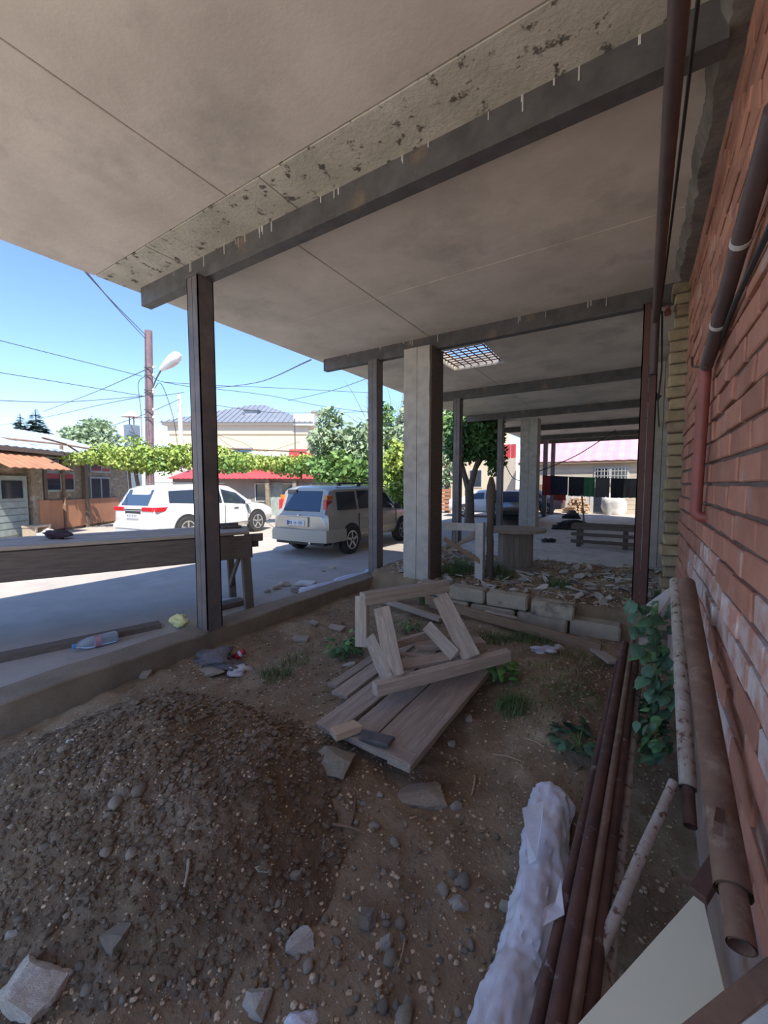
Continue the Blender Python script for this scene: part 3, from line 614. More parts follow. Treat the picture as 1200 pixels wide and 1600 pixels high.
# plastic-wrapped roll
path = [(862, 1262), (856, 1290), (852, 1330), (850, 1370), (846, 1410), (838, 1450), (826, 1495), (812, 1540), (798, 1580), (780, 1630), (760, 1690)]
rings = []; N = 110; PP = [GT(x, y) for x, y in path]
for i in range(N+1):
    u = i/N*(len(PP)-1); k = min(int(u), len(PP)-2); p = PP[k].lerp(PP[k+1], u-k); d = (PP[k+1]-PP[k]).normalized(); sx = d.cross(V((0, 0, 1))).normalized()
    r0 = (.115 if i > 1 else .10)-.028*i/N; rg = []
    for j in range(48):
        a = 2*math.pi*j/48; q = V((math.cos(a), math.sin(a), 0)); f = 1+.2*noise.noise(V((q.x*1.6, q.y*1.6, u*.8)))+.26*(.5-abs(noise.noise(V((q.x*2.4+5, q.y*2.4, u*1.1)))))+.10*(.5-abs(noise.noise(V((q.x*5+5, q.y*5, u*1.8)))))-.1
        rg.append(p+V((0, 0, .075))+sx*(q.x*r0*f)+V((0, 0, 1))*(q.y*r0*f*.72))
    rings.append(rg)
t = thing('plastic_roll', 'long crumpled roll wrapped in white plastic film on the soil', 'roll', PP[5])
MB().loft(rings).build('film', plasticw, t, smooth=50)
fl = [D(816, 1264, 2.0), D(850, 1252, 2.02), D(845, 1300, 1.95), D(838, 1345, 1.9), D(826, 1352, 1.9), D(822, 1305, 1.95)]
MB().prism(fl, (0, 0, .004)).build('loose_flap', plasticw, t)
fl = [D(876, 1375, 1.62), D(882, 1430, 1.5), D(848, 1448, 1.47), D(850, 1420, 1.52), D(868, 1410, 1.55)]
MB().prism(fl, (0, 0, .004)).build('loose_flap', plasticw, t)
# white board behind the climbing weed
tag(MB().prism([D(1012, 945, 3.3), D(1058, 912, 3.35), D(1058, 975, 3.2), D(1014, 985, 3.15)], (-.01, .02, 0)).build('white_board', whitepaint, bevel=.002), 'off-white sheet leaning behind the climbing weed', 'board')
# wall and ceiling pipes
wp = thing('wall_pipe', 'dark painted pipe on the brick wall turning down into a red length', 'pipe', WX(1104, 574, .30))
MB().tube([WX(1215, 165, .305), WX(1104, 572, .305)], .034, 14).build('dark_length', darkpipe, wp, smooth=True)
p0, p1 = WX(1102, 574, .305), WX(1087, 795, .305)
MB().tube([p0, p1, p1+V((.004, -.006, -.03)), p1+V((.02, -.015, -.05)), p1+V((.07, -.02, -.055))], .034, 14).build('red_length', redpipe, wp, smooth=True)
MB().tube([WX(1102, 574, .29), WX(1090, 573, .29), WX(1082, 573, .29), WX(1081, 558, .29)], .008, 6).build('hook', rust, wp)
for f in (.35, .72):
    q = ext(WX(1215, 165, .305), WX(1104, 572, .305), f); d = (WX(1104, 572, .305)-WX(1215, 165, .305)).normalized()
    MB().tube([q-d*.012, q+d*.012], .037, 14).build('collar', whitepaint, wp, smooth=True)
tag(MB().tube([WX(1215, 330, .335), WX(1150, 470, .335), WX(1112, 568, .335)], .012, 8).build('wall_cable', blackpl, smooth=True), 'thin dark conduit just below the dark wall pipe', 'conduit')
pipe([V((.05, -.95, 3.62)), V((.055, 3, 3.62)), V((.06, 5.85, 3.62)), V((.06, 5.9, 3.55)), V((.06, 5.9, 3.0))], .04, darkpipe, 'dark pipe running along under the slab beside the brick wall', hollow=False)
tag(MB().tube([(.13, -.95, 3.72), (.12, 3, 3.70), (.10, 5.8, 3.66)], .009, 6).build('cable', blackpl), 'thin black cable beside the ceiling pipe', 'cable')
tag(MB().tube([(.12, 5.85, 3.7), (.16, 6.6, 3.2), (.15, 7.4, 2.9), (.22, 9.1, 2.75)], .010, 6).build('cable', blackpl), 'slack black cable hanging behind the red-brown post', 'cable')
tag(MB().lathe([(.001, 0), (.03, .0), (.035, .04), (.02, .07), (.03, .1), (.001, .11)], 10, c=(.17, 5.72, 3.60)).build('valve', redpipe, smooth=True), 'small red valve handle under the lintel end', 'valve')
dp = thing('downpipe', 'grey metal downpipe against the weathered pillar', 'pipe', (.04, 9.1, .1))
MB().tube([(.04, 9.1, .12), (.04, 9.1, 3.3), (.10, 9.2, 3.6)], .05, 12).build('tube', mat('zinc', (.40, .41, .42), (.30, .30, .31), 4, .5, .001, .4), dp, smooth=True)
for z in (.9, 1.9, 2.9): MB().tube([(.04, 9.1, z), (.04, 9.1, z+.03)], .056, 12).build('bracket', steel, dp)
tag(MB().lathe([(.001, 0), (.12, 0), (.16, .06), (.10, .12), (.001, .14)], 14, c=(.06, 8.3, 3.1)).build('junction_box', blackpl, smooth=True), 'dark round fitting hanging below the slack cable', 'fitting')
# ================================================================== TABLE AND ITEMS BY THE ROAD
FR = D(396, 830, 5.35); ZT = FR.z; fd = V((-.388, -.922, 0)); bd = V((-.922, .388, 0))
tt = thing('timber_table', 'long rough timber work table standing beside the road', 'table', V((FR.x, FR.y, 0)))
def tbar(nm, mt, p0, p1, wd, th, up=(0, 0, 1)): return bobj(nm, p0, p1, wd, th, mt, tt, up, .004)
for k in range(5):
    o0 = R_.uniform(-.06, .06); p = FR+bd*(.10+k*.2)+V((0, 0, -.02+R_.uniform(-.004, .004)))
    tbar('top_board', wood, p-fd*o0, p+fd*4.6, .192, .04)
tbar('apron', wooddark, FR+bd*.02+V((0, 0, -.20))+fd*.02, FR+bd*.02+V((0, 0, -.20))+fd*4.6, .04, .30)
tbar('apron_end', wooddark, FR+bd*.05+V((0, 0, -.09))-fd*.14, FR+bd*.05+V((0, 0, -.09))+fd*.1, .05, .10)
tbar('apron_end', wooddark, FR+bd*.09+V((0, 0, -.17))-fd*.08, FR+bd*.09+V((0, 0, -.17))+fd*.1, .05, .10)
tbar('apron', wooddark, FR+bd*.95+V((0, 0, -.20))+fd*.02, FR+bd*.95+V((0, 0, -.20))+fd*4.6, .04, .28)
for f in (.10, 4.3):
    tbar('leg', wooddark, FR+bd*.05+fd*f+V((0, 0, -.3)), V((FR.x, FR.y, 0))+bd*.02+fd*(f-.03), .09, .11, fd)
    tbar('leg', wooddark, FR+bd*.88+fd*f+V((0, 0, -.3)), V((FR.x, FR.y, 0))+bd*.75+fd*f, .09, .09, fd)
    tbar('brace', wooddark, FR+bd*.10+fd*(f+.05)+V((0, 0, -.3)), V((FR.x, FR.y, .2))+bd*.72+fd*(f+.05), .07, .03, fd)
for k, (x0, x1, yy) in enumerate([(322, 352, 829), (346, 376, 827), (330, 372, 823)]):
    tag(MB().bar(D(x0, yy, 5.55+.05*k)+V((0, 0, .02)), D(x1, yy-2, 5.7+.05*k)+V((0, 0, .02)), .10, .04).build('plank', wooddark, bevel=.003), ['short dark plank at the left of the stack on the table end', 'short dark plank at the right of the stack on the table end', 'short dark plank topmost on the table end'][k], 'plank')
rm = stonemesh(55, 3, .35, .45); p = D(88, 838, 4.6); p.z = ZT
put('rag_heap', rm, mat('dark_red_cloth', (.10, .045, .05), (.06, .03, .035), 8, .95, .01, bscale=20), 'small dark red heap of rags lying on the timber table', 'rags', p.x, p.y, (.14, .09, .12), .6, 0, .25, z=ZT)
p = G(75, 846, 0); put('sack', stonemesh(56, 3, 1.2, .25), whitepaint, 'white filled sack on the ground in front of the shed', 'sack', p.x, p.y, (.27, .2, .22), .6, 0, .2, z=0)
# strip, bottle, wrapper, can, cloth, tarp
tag(MB().bar(G(-30, 1034, .03), G(250, 976, .03), .14, .07).build('timber_strip', wooddark, bevel=.005), 'long dark timber strip lying on the road edge beside the kerb', 'timber')
tag(MB().bar(G(330, 950, .04), G(380, 938, .04), .2, .06).build('timber_strip', wooddark, bevel=.005), 'short dark plank under the table legs', 'timber')
tag(MB().bar(G(330, 941, .03), G(372, 936, .03), .14, .03).build('white_lath', whitepaint, bevel=.003), 'white lath lying behind the table legs', 'lath')
pet = mat('clear_plastic', (.72, .85, .98), None, rough=.08, trans=.75); 
a, b = G(113, 1011, .06), G(183, 994, .06); d = (b-a).normalized(); L = (b-a).length; Mz = d.to_track_quat('Z', 'Y').to_matrix()
bt = thing('plastic_bottle', 'empty clear plastic bottle lying on the road beside the kerb', 'bottle', a)
MB().lathe([(.001, L), (.05, L), (.06, L*.96), (.06, L*.72), (.055, L*.68), (.06, L*.64), (.06, L*.35), (.05, L*.22), (.022, L*.1), (.02, L*.06)], 18, Mz, a).build('bottle_body', pet, bt, smooth=True)
MB().lathe([(.001, 0), (.026, 0), (.026, L*.06), (.001, L*.06)], 14, Mz, a).build('cap', mat('blue_cap', (.10, .25, .6), None, rough=.4), bt, smooth=True)
MB().lathe([(.0605, L*.48), (.0605, L*.6)], 18, Mz, a).build('label_band', mat('label_red', (.5, .25, .3), None, rough=.5), bt, smooth=True)
def crumple(name, c, r, mt, lab, cat, sq=.4, seed=1, rg=.5):
    me = stonemesh(seed, 3, sq, rg); me.materials.append(mt); o = bpy.data.objects.new(name, me); col.objects.link(o); o.location = c+V((0, 0, r*sq*.55)); o.scale = (r, r*.75, r); o.rotation_euler = (0, 0, .5); return tag(o, lab, cat)
crumple('wrapper', G(281, 975, .05), .10, mat('yellow_wrapper', (.72, .66, .18), (.80, .76, .45), 9, .35), 'crumpled yellow wrapper on the kerb beside the front post', 'wrapper', .7, 61, .4)
crumple('cloth', GT(338, 1036), .24, mat('grey_cloth', (.26, .22, .21), (.18, .15, .15), 6, .95, .01), 'crumpled grey cloth lying at the foot of the kerb', 'cloth', .3, 62, .6)
crumple('paper', GT(372, 1052), .10, whitepaint, 'crumpled whitish paper beside the grey cloth', 'paper', .4, 63, .6)
crumple('debris_bag', D(470, 1590, 1.32)-V((0, 0, .05)), .05, plasticw, 'small torn white plastic scrap at the bottom edge', 'plastic scrap', .4, 64, .5)
crumple('film_scrap', GT(850, 1018), .11, plasticw, 'wisp of white film on the grassy hump', 'plastic scrap', .3, 65, .7)
p = GT(374, 1030)+V((0, 0, .05)); q = p+V((.05, .07, .06)); dz = (q-p).normalized(); Mz = dz.to_track_quat('Z', 'Y').to_matrix()
cn = thing('drink_can', 'small red and white drink can lying at the foot of the kerb', 'can', p)
MB().lathe([(.001, -.07), (.03, -.07), (.036, -.06), (.036, .05), (.03, .065), (.001, .065)], 16, Mz, p).build('can_body', mat('can_red', (.55, .04, .06), None, rough=.3, metal=.3), cn, smooth=True)
MB().lathe([(.0365, .0), (.0365, .03)], 16, Mz, p).build('white_band', platew, cn, smooth=True)
rings = []
for i in range(16):
    p = G(470, 928, 0).lerp(G(585, 893, 0), i/15); wv = .07+.05*math.sin(i*.9)
    rings.append([p+V((-wv*2, 0, .005)), p+V((-wv, .02, .05+.03*noise.noise(V((i*.7, 1, 0))))), p+V((.02, 0, .07+.03*noise.noise(V((i*.8, 4, 0))))), p+V((.1, 0, .004))])
tag(MB().loft(rings).build('tarp', mat('blue_white_tarp', (.62, .66, .78), None, rough=.5), smooth=75), 'bluish white plastic strip along the outer foot of the kerb', 'tarp')
for i, (px, py, s) in enumerate([(430, 920, .08), (445, 915, .10), (418, 925, .06), (462, 925, .09), (505, 893, .05), (520, 888, .06)]):
    p = G(px, py, 0); put('rubble_lump', rubblemesh(200+i), stonem, ['grey lump on the road beyond the kerb, left of the floor tile', 'largest pale lump on the road left of the floor tile', 'small lump nearest the table legs on the road', 'lump just below the floor tile on the road', 'small stone on the shaded road behind the floor tile', 'small stone on the shaded road, farthest from the table'][i], 'rubble', p.x, p.y, (s, s*.8, s*.5), 0, 0, .2, z=0)
tag(MB().box(G(478, 911, .03), (.3, .24, .04), Matrix.Rotation(.4, 3, 'Z')).build('floor_tile', concpale, bevel=.004), 'square grey tile lying on the road outside the kerb', 'tile')
# ================================================================== CARS  (local frame: front at +Y, wheels on z = 0)
def car(name, label, loc, rz, ST, paint, wheels, wr_, wins, rear=None, cut=True, extra=None, group=None, rimstyle=5):
    t = thing(name, label, 'car', loc, rz, group)
    def ring(s):
        y, zb, zs, zt, w_, wt = s; h = [(w_*.88, zb), (w_*.985, zb+.10), (w_, zb+(zs-zb)*.5), (w_*.985, zs-.05), (w_*.955, zs), (wt+(.03 if zt-zs > .2 else .0), zt-min(.09, (zt-zs)*.4)), (wt-.06, zt-min(.03, (zt-zs)*.15)), (wt*.5, zt)]
        return [V((a, y, b)) for a, b in h]+[V((-a, y, b)) for a, b in h[::-1]]
    body = MB().loft([ring(s) for s in ST]).build('body', paint, t, smooth=38, local=True)
    def at(y, k):   # interpolated ring point k at length y
        for s0, s1 in zip(ST, ST[1:]):
            if s0[0] <= y <= s1[0]:
                f = (y-s0[0])/(s1[0]-s0[0]); return ring(s0)[k].lerp(ring(s1)[k], f)
    def side(y, tt_, sd):   # point between belt (0) and roof edge (1)
        p = at(y, 4).lerp(at(y, 5), tt_); p = V((p.x+.022, p.y, p.z)); return V((sd*p.x, p.y, p.z))
    for sd in (1, -1):
        for w_ in wins:
            pts = []
            k = len(w_)
            for (y, tt_) in w_: pts.append(side(y, tt_, sd))
            MB().prism(pts, (sd*-.02, 0, 0)).build('window', glass, t, local=True)
        # wheel arches, tyres and rims
        for wy in wheels:
            wx = at(wy, 2).x
            pa = [V((sd*(wx-.02), wy+(wr_+.07)*math.cos(a), max(.22, wr_+(wr_+.07)*math.sin(a)))) for a in [math.pi*i/16-.15 for i in range(18)]]
            MB().prism(pa, (sd*.026, 0, 0)).build('wheel_arch', blackpl, t, local=True)
            Mx = Matrix.Rotation(sd*math.pi/2, 3, 'Y')
            ty = MB().lathe([(wr_*.62, -.12), (wr_*.93, -.12), (wr_, -.08), (wr_, .06), (wr_*.94, .10), (wr_*.64, .10)], 28, Mx, (sd*(wx-.075), wy, wr_)).build('tyre', tyre, t, local=True, smooth=True)
            m = MB().lathe([(wr_*.66, .085), (wr_*.66, .105), (wr_*.58, .10), (wr_*.56, .02), (.001, .02)], 24, Mx, (sd*(wx-.075), wy, wr_))
            rim = m.build('rim', alloy if rimstyle else blackpl, ty, local=True, smooth=True)
            for q in range(rimstyle):
                a = 2*math.pi*q/rimstyle+.3; c0 = V((sd*(wx+.018), wy, wr_)); e = V((0, math.cos(a), math.sin(a)))
                sp_ = MB().bar(c0+e*.03, c0+e*wr_*.60, .055, .02, (sd, 0, 0)).build('spoke', alloy, ty, local=True)
    if rear:   # glass patch between the first roof stations
        (y0, y1, mg, f0, f1) = rear; a0, a1 = at(y0, 6), at(y1, 6); n_ = V((0, -(a1.z-a0.z), (a1.y-a0.y))).normalized()*.010
        q = [V((-a0.x+mg, 0, 0)), V((a0.x-mg, 0, 0)), V((a1.x-mg*.6, 0, 0)), V((-a1.x+mg*.6, 0, 0))]
        zz = [a0.lerp(a1, f0), a0.lerp(a1, f0), a0.lerp(a1, f1), a0.lerp(a1, f1)]
        pts = [V((q[i].x, zz[i].y, zz[i].z))+n_ for i in range(4)]
        MB().prism(pts, -n_*1.2).build('rear_window', glassblue, t, local=True)
    if extra: extra(t, at)
    return t
def lb(t, name, m, a, b, bev=.006, par=None): return MB().bb(a, b).build(name, m, par or t, local=True, bevel=bev)
champagne = mat('champagne_paint', (.50, .46, .38), None, rough=.32, metal=.35, coat=.6)
bumperpl = mat('champagne_bumper', (.47, .42, .33), None, rough=.5)
whitecar = mat('white_paint', (.70, .69, .67), None, rough=.3, coat=.7)
# --- silver-beige SUV
ST1 = [(-2.2, .48, .93, .95, .76, .66), (-2.14, .40, .98, 1.00, .84, .72), (-1.93, .34, 1.0, 1.60, .86, .64), (-1.75, .33, 1.0, 1.65, .87, .66), (-.4, .32, 1.0, 1.68, .875, .67), (.35, .32, .99, 1.66, .875, .66), (.62, .32, .98, 1.58, .875, .64), (1.25, .33, .97, 1.04, .87, .74), (1.8, .34, .92, .97, .86, .74), (2.15, .40, .78, .84, .80, .66), (2.24, .48, .66, .70, .70, .55)]
def ex1(t, at):
    m = MB(); rg = []
    for (w_, y, z) in [(-.90, -1.55, 0), (-.90, -2.0, 0), (-.84, -2.24, 0), (-.5, -2.30, 0), (.5, -2.30, 0), (.84, -2.24, 0), (.90, -2.0, 0), (.90, -1.55, 0)]:
        ins = V((-w_*.10, .08, 0)); rg.append([V((w_, y, .36)), V((w_*1.0, y, .56)), V((w_*.985, y+.01, .64))+ins*.1, V((w_, y, .64))+ins, V((w_, y, .36))+ins])
    MB().loft(rg).build('rear_bumper', bumperpl, t, local=True, smooth=40)
    lb(t, 'bumper_skirt', blackpl, (-.74, -2.2, .28), (.74, -1.9, .37))
    for s in (-1, 1):
        tl = lb(t, 'tail_light', redlamp, (s*.64, -2.10, 1.02), (s*.745, -1.86, 1.32), .01); tl.rotation_euler = (0, 0, 0)
        lb(t, 'amber_lens', amberlamp, (s*.645, -2.06, 1.32), (s*.73, -1.84, 1.43), .01, tl)
        tl.data.transform(Matrix.Shear('XZ', 4, (0, 0))); 
        MB().bar((s*.60, -1.5, 1.71), (s*.60, .3, 1.72), .04, .035).build('roof_rail', blackpl, t, local=True, bevel=.008)
        for yy in (-1.45, -.6, .25): lb(t, 'rail_foot', blackpl, (s*.57, yy-.05, 1.65), (s*.63, yy+.05, 1.71))
        mr = lb(t, 'mirror', blackpl, (s*.88, .75, 1.0), (s*1.06, .86, 1.15), .02)
        for yy in (-.75, .22): lb(t, 'door_handle', champagne, (s*.86, yy, .86), (s*.895, yy+.17, .90), .008)
        lb(t, 'side_moulding', bumperpl, (s*.865, -.95, .50), (s*.89, .92, .58), .006)
        for yy in (-.98, .0, .92): lb(t, 'door_seam', blackpl, (s*.862, yy-.006, .40), (s*.881, yy+.006, .98), 0)
        lb(t, 'mud_flap', blackpl, (s*.62, -1.72, .16), (s*.80, -1.69, .38), 0)
    pf = lb(t, 'plate_recess', champagne, (-.36, -2.235, .70), (.30, -2.17, .93), .01)
    pt = lb(t, 'number_plate', platew, (-.33, -2.252, .73), (.20, -2.235, .845), .003)
    lb(t, 'blue_band', plateb, (-.33, -2.256, .732), (-.285, -2.251, .843), 0, pt)
    for k in range(7):   # blurred characters on the plate
        x = -.26+k*.062; hgt = .07 if k in (0, 1, 5, 6) else .062
        if k in (2, 4): lb(t, 'hyphen', inkm, (x-.012, -2.2555, .783), (x+.012, -2.251, .792), 0, pt); continue
        g = MB(); g.bb((x-.020, -2.2555, .752), (x-.010, -2.251, .752+hgt)); g.bb((x+.010, -2.2555, .752), (x+.020, -2.251, .752+hgt)); g.bb((x-.020, -2.2555, .752+hgt-.010), (x+.020, -2.251, .752+hgt)); g.build('character', inkm, pt, local=True)
    lb(t, 'tailgate_badge', chrome, (-.03, -2.235, .955), (.03, -2.19, .985), .004)
    lb(t, 'tailgate_seam', blackpl, (.70, -2.16, .62), (.712, -2.125, .95), 0)
    lb(t, 'wiper', blackpl, (-.5, -2.13, 1.06), (.02, -2.09, 1.08), 0)
    lb(t, 'roof_mirror', glass, (-.55, -1.99, 1.46), (-.25, -1.93, 1.56), .01)
    MB().tube([(.35, -2.25, .33), (.35, -1.8, .33)], .03, 10).build('exhaust', chrome, t, local=True, smooth=True)
    MB().tube([(-.6, -1.31, .36), (.6, -1.31, .36)], .05, 8).build('axle', blackpl, t, local=True)
cw = [[(-1.78, .16), (-1.02, .14), (-1.0, .90), (-1.72, .90)], [(-.90, .14), (-.05, .14), (-.05, .92), (-.88, .92)], [(.03, .14), (.95, .12), (.55, .88), (.03, .92)]]
p = G(545, 865, 0); car('compact_suv', 'silver-beige compact SUV parked with its rear towards the timber table', (-6.82, 9.05, 0), math.radians(2), ST1, champagne, (-1.31, 1.31), .345, cw, (-2.14, -1.93, .10, .10, .92), extra=ex1)
# --- white SUV
ST2 = [(-2.44, .55, .98, 1.00, .78, .66), (-2.40, .40, 1.04, 1.06, .88, .74), (-2.12, .32, 1.07, 1.58, .94, .66), (-1.9, .30, 1.07, 1.66, .955, .68), (-.4, .28, 1.05, 1.70, .96, .70), (.4, .28, 1.02, 1.66, .96, .69), (.75, .28, 1.0, 1.52, .96, .66), (1.35, .29, 1.0, 1.08, .955, .80), (1.95, .32, .93, 1.0, .94, .78), (2.3, .38, .80, .86, .86, .70), (2.42, .48, .62, .68, .72, .55)]
def ex2(t, at):
    for s in (-1, 1):
        tl = lb(t, 'tail_light', redlamp, (s*.40, -2.455, .93), (s*.86, -2.36, 1.05), .012)
        sd_ = lb(t, 'tail_light', redlamp, (s*.85, -2.40, .92), (s*.93, -2.02, 1.05), .012)
        MB().bar((s*.62, -1.6, 1.735), (s*.62, .3, 1.735), .04, .03).build('roof_rail', chrome, t, local=True, bevel=.006)
        lb(t, 'mirror', whitecar, (s*.97, .82, 1.02), (s*1.16, .96, 1.16), .03)
        for yy in (-.62, .35): lb(t, 'door_handle', chrome, (s*.945, yy, .90), (s*.98, yy+.2, .94), .008)
        lb(t, 'sill_trim', chrome, (s*.93, -1.0, .40), (s*.972, 1.05, .43), .004)
        for yy in (-1.05, -.02, .98): lb(t, 'door_seam', blackpl, (s*.945, yy-.006, .40), (s*.966, yy+.006, 1.02), 0)
    MB().bb((-.88, -2.50, .40), (.88, -2.25, .62)).build('rear_bumper', whitecar, t, local=True, bevel=.05, seg=3)
    lb(t, 'bumper_skirt', mat('silver_skirt', (.5, .5, .5), None, rough=.4), (-.8, -2.49, .30), (.8, -2.25, .41), .01)
    lb(t, 'tailgate_trim', chrome, (-.40, -2.46, .96), (.40, -2.40, 1.0), .004)
    pt = lb(t, 'number_plate', platew, (-.26, -2.475, .74), (.26, -2.44, .86), .003)
    for k in range(6):
        x = -.19+k*.075; g = MB(); g.bb((x-.02, -2.479, .765), (x-.01, -2.474, .835)); g.bb((x-.02, -2.479, .825), (x+.02, -2.474, .835)); g.bb((x+.01, -2.479, .765), (x+.02, -2.474, .835)); g.build('character', inkm, pt, local=True)
    lb(t, 'plate_recess', blackpl, (-.34, -2.45, .86), (.34, -2.40, .93), .006)
    lb(t, 'brake_lamp', chrome, (-.25, -2.47, .52), (.25, -2.44, .56), .004)
cw2 = [[(-1.95, .20), (-1.05, .12), (-1.02, .88), (-1.88, .85)], [(-.95, .12), (-.1, .12), (-.1, .90), (-.92, .90)], [(-.02, .12), (1.05, .10), (.62, .84), (-.02, .90)]]
hd = math.radians(7)
car('large_suv', 'white SUV parked beyond the timber table, rear to the left', (-12.35, 8.15, 0), hd, ST2, whitecar, (-1.43, 1.43), .375, cw2, (-2.40, -2.12, .10, .06, .95), extra=ex2)
# --- cars at the far end
STS = [(-2.2, .45, .80, .84, .70, .58), (-2.12, .32, .88, .92, .82, .70), (-1.5, .26, .90, 1.0, .86, .72), (-.95, .25, .90, 1.36, .87, .60), (-.3, .25, .90, 1.42, .875, .60), (.35, .25, .88, 1.38, .875, .60), (1.05, .26, .86, .94, .87, .72), (1.7, .28, .78, .84, .85, .70), (2.1, .34, .62, .68, .78, .6), (2.2, .42, .52, .56, .66, .5)]
sw = [[(-1.2, .12), (-.35, .12), (-.35, .88), (-.92, .85)], [(-.27, .12), (.85, .1), (.3, .85), (-.27, .9)]]
def exs(t, at):
    for s in (-1, 1):
        lb(t, 'headlight', chrome, (s*.45, 2.02, .55), (s*.78, 2.14, .68), .01); lb(t, 'tail_light', redlamp, (s*.5, -2.2, .66), (s*.8, -2.1, .8), .01)
        lb(t, 'mirror', blackpl, (s*.86, .7, .9), (s*1.0, .8, 1.02), .02)
    lb(t, 'grille', blackpl, (-.4, 2.12, .42), (.4, 2.2, .6), .01)
    MB().prism([V((-.66, 1.0, .955)), V((.66, 1.0, .955)), V((.55, .42, 1.37)), V((-.55, .42, 1.37))], (0, .01, .012)).build('windscreen', glassblue, t, local=True)
def far(px, py, Y): return WY(px, py, Y)
p = G(765, 822, 0); car('white_sedan', 'white sedan parked beyond the street tree, seen between the far posts', (-6.6, 20.9, 0), math.radians(-78), STS, whitecar, (-1.3, 1.3), .31, sw, extra=exs)
car('black_sedan', 'black sedan standing in front of the white sedan', (-4.6, 17.6, 0), math.radians(-165), STS, mat('black_paint', (.03, .03, .035), None, rough=.25, coat=.5), (-1.3, 1.3), .31, sw, extra=exs)
car('maroon_hatchback', 'grey-maroon car behind the hanging laundry', (-5.9, 24.8, 0), math.radians(92), STS, mat('maroon_paint', (.30, .20, .20), None, rough=.35, coat=.4), (-1.3, 1.3), .31, sw, extra=exs)
# ================================================================== BACKGROUND BUILDINGS
def wallbase(a, b): d = (b-a); d.z = 0; return d.normalized()
stonew = mat('rubble_stone_wall', (.33, .27, .19), (.20, .165, .12), 5, .95, .03, bscale=9, c3=(.45, .40, .32), s3=4, stretch=(1, 1, 1.7))
bluewood = mat('faded_blue_wood', (.34, .40, .38), (.26, .29, .27), 5, .85, .002)
orangeb = mat('orange_board', (.46, .22, .12), (.40, .19, .11), 2, .8)
roofw = mat('pale_corrugated', (.50, .56, .63), (.45, .50, .56), 1.5, .45, metal=.2)
rustroof = mat('rust_sheet', (.48, .22, .11), (.36, .16, .09), 3, .7)
redroof = mat('red_roof', (.62, .07, .07), (.52, .06, .06), 2, .5)
greyroof = mat('grey_roof_tile', (.23, .25, .29), (.19, .21, .25), 1, .6)
creamw = mat('cream_render', (.72, .58, .38), (.66, .53, .35), .6, .9)
beigew = mat('pale_siding', (.60, .52, .40), (.54, .46, .35), 1.2, .8)
# --- shed on the left
def flat0(px, dep): p = D(px, 757, dep); return V((p.x, p.y, 0))
a, b = flat0(-60, 11.0), flat0(200, 18.9); ud = wallbase(a, b); nd = V((ud.y, -ud.x, 0))   # nd points to the camera
if nd.dot(CAM-a) < 0: nd = -nd
sl = (b-a).length; sh = thing('shed', 'low stone and timber shed with pale metal roof behind the table', 'shed', a)
def S(u, w_, z): return a+ud*u+nd*w_+V((0, 0, z))
def sbox(name, u0, u1, w0, w1, z0, z1, mt, par=None, bev=0):
    pts = [S(u0, w0, z0), S(u1, w0, z0), S(u1, w1, z0), S(u0, w1, z0)]; o = MB().prism(pts, (0, 0, z1-z0)).build(name, mt, sh, bevel=bev)
    if par: o.parent = par
    return o
def U(px):   # where the photo column meets the shed front
    d = ray(px, 757); k_ = (a-CAM).dot(nd)/d.dot(nd); return (CAM+d*k_-a).dot(ud)
def ZS(px, py): d = ray(px, py); k_ = (a-CAM).dot(nd)/d.dot(nd); return (CAM+d*k_).z
sbox('wall', -3, sl, -3.5, 0, 0, 2.85, stonew)
sbox('gable_wall', -3, U(20), -3.5, .02, 2.5, 2.85, wooddark)
# corrugated roof sheets
e0, e1 = U(-20), sl+.6
for k in range(9):
    u0 = -3+(sl+3.3)*k/9; u1 = -3+(sl+3.3)*(k+1)/9; rg = []
    for i in range(9):
        u = u0+(u1-u0)*i/8; h = .03*(1 if i % 2 else 0); rg.append([S(u, .5, 2.82+h), S(u, -3.6, 4.0+h), S(u, -3.6, 3.97+h), S(u, .5, 2.80+h)])
    MB().loft(rg).build('roof_sheet', roofw, sh)
sbox('fascia', -3, sl+.6, .42, .5, 2.68, 2.81, wooddark)
# windows with frames
for (x0, x1, y0, y1) in [(70, 112, 740, 765), (141, 168, 748, 785), (72, 105, 718, 735), (142, 170, 722, 736)]:
    u0, u1 = U(x0), U(x1); z1 = ZS((x0+x1)/2, y0); z0 = ZS((x0+x1)/2, y1)
    f = sbox('window_frame', u0-.08, u1+.08, 0, .06, z0-.08, z1+.08, bluewood); sbox('pane', u0, u1, .05, .075, z0, z1, glass)
    sbox('mullion', (u0+u1)/2-.03, (u0+u1)/2+.03, .06, .09, z0, z1, bluewood)
u0, u1 = U(70), U(182)
for k in range(6): sbox('cladding_board', u0+(u1-u0)*k/6, u0+(u1-u0)*(k+1)/6-.015, .0, .10, .1, 1.12, orangeb)
sbox('orange_panel', U(50), U(66), .05, .2, .05, 1.15, orangeb)
for x in (65, 130): sbox('timber_post', U(x)-.08, U(x)+.08, 0, .14, 0, 2.75, wooddark)
d0 = sbox('door_leaf', U(-30), U(36), .02, .12, 0, 1.95, bluewood)
sbox('door_glass', U(-5), U(28), .12, .14, 1.25, 1.8, glass); 
for k in range(5): sbox('door_board', U(-28), U(33), .12, .15, .12+k*.21, .30+k*.21, bluewood)
sbox('stone_quoin', U(40), U(58), 0, .18, 0, 2.4, stonew)
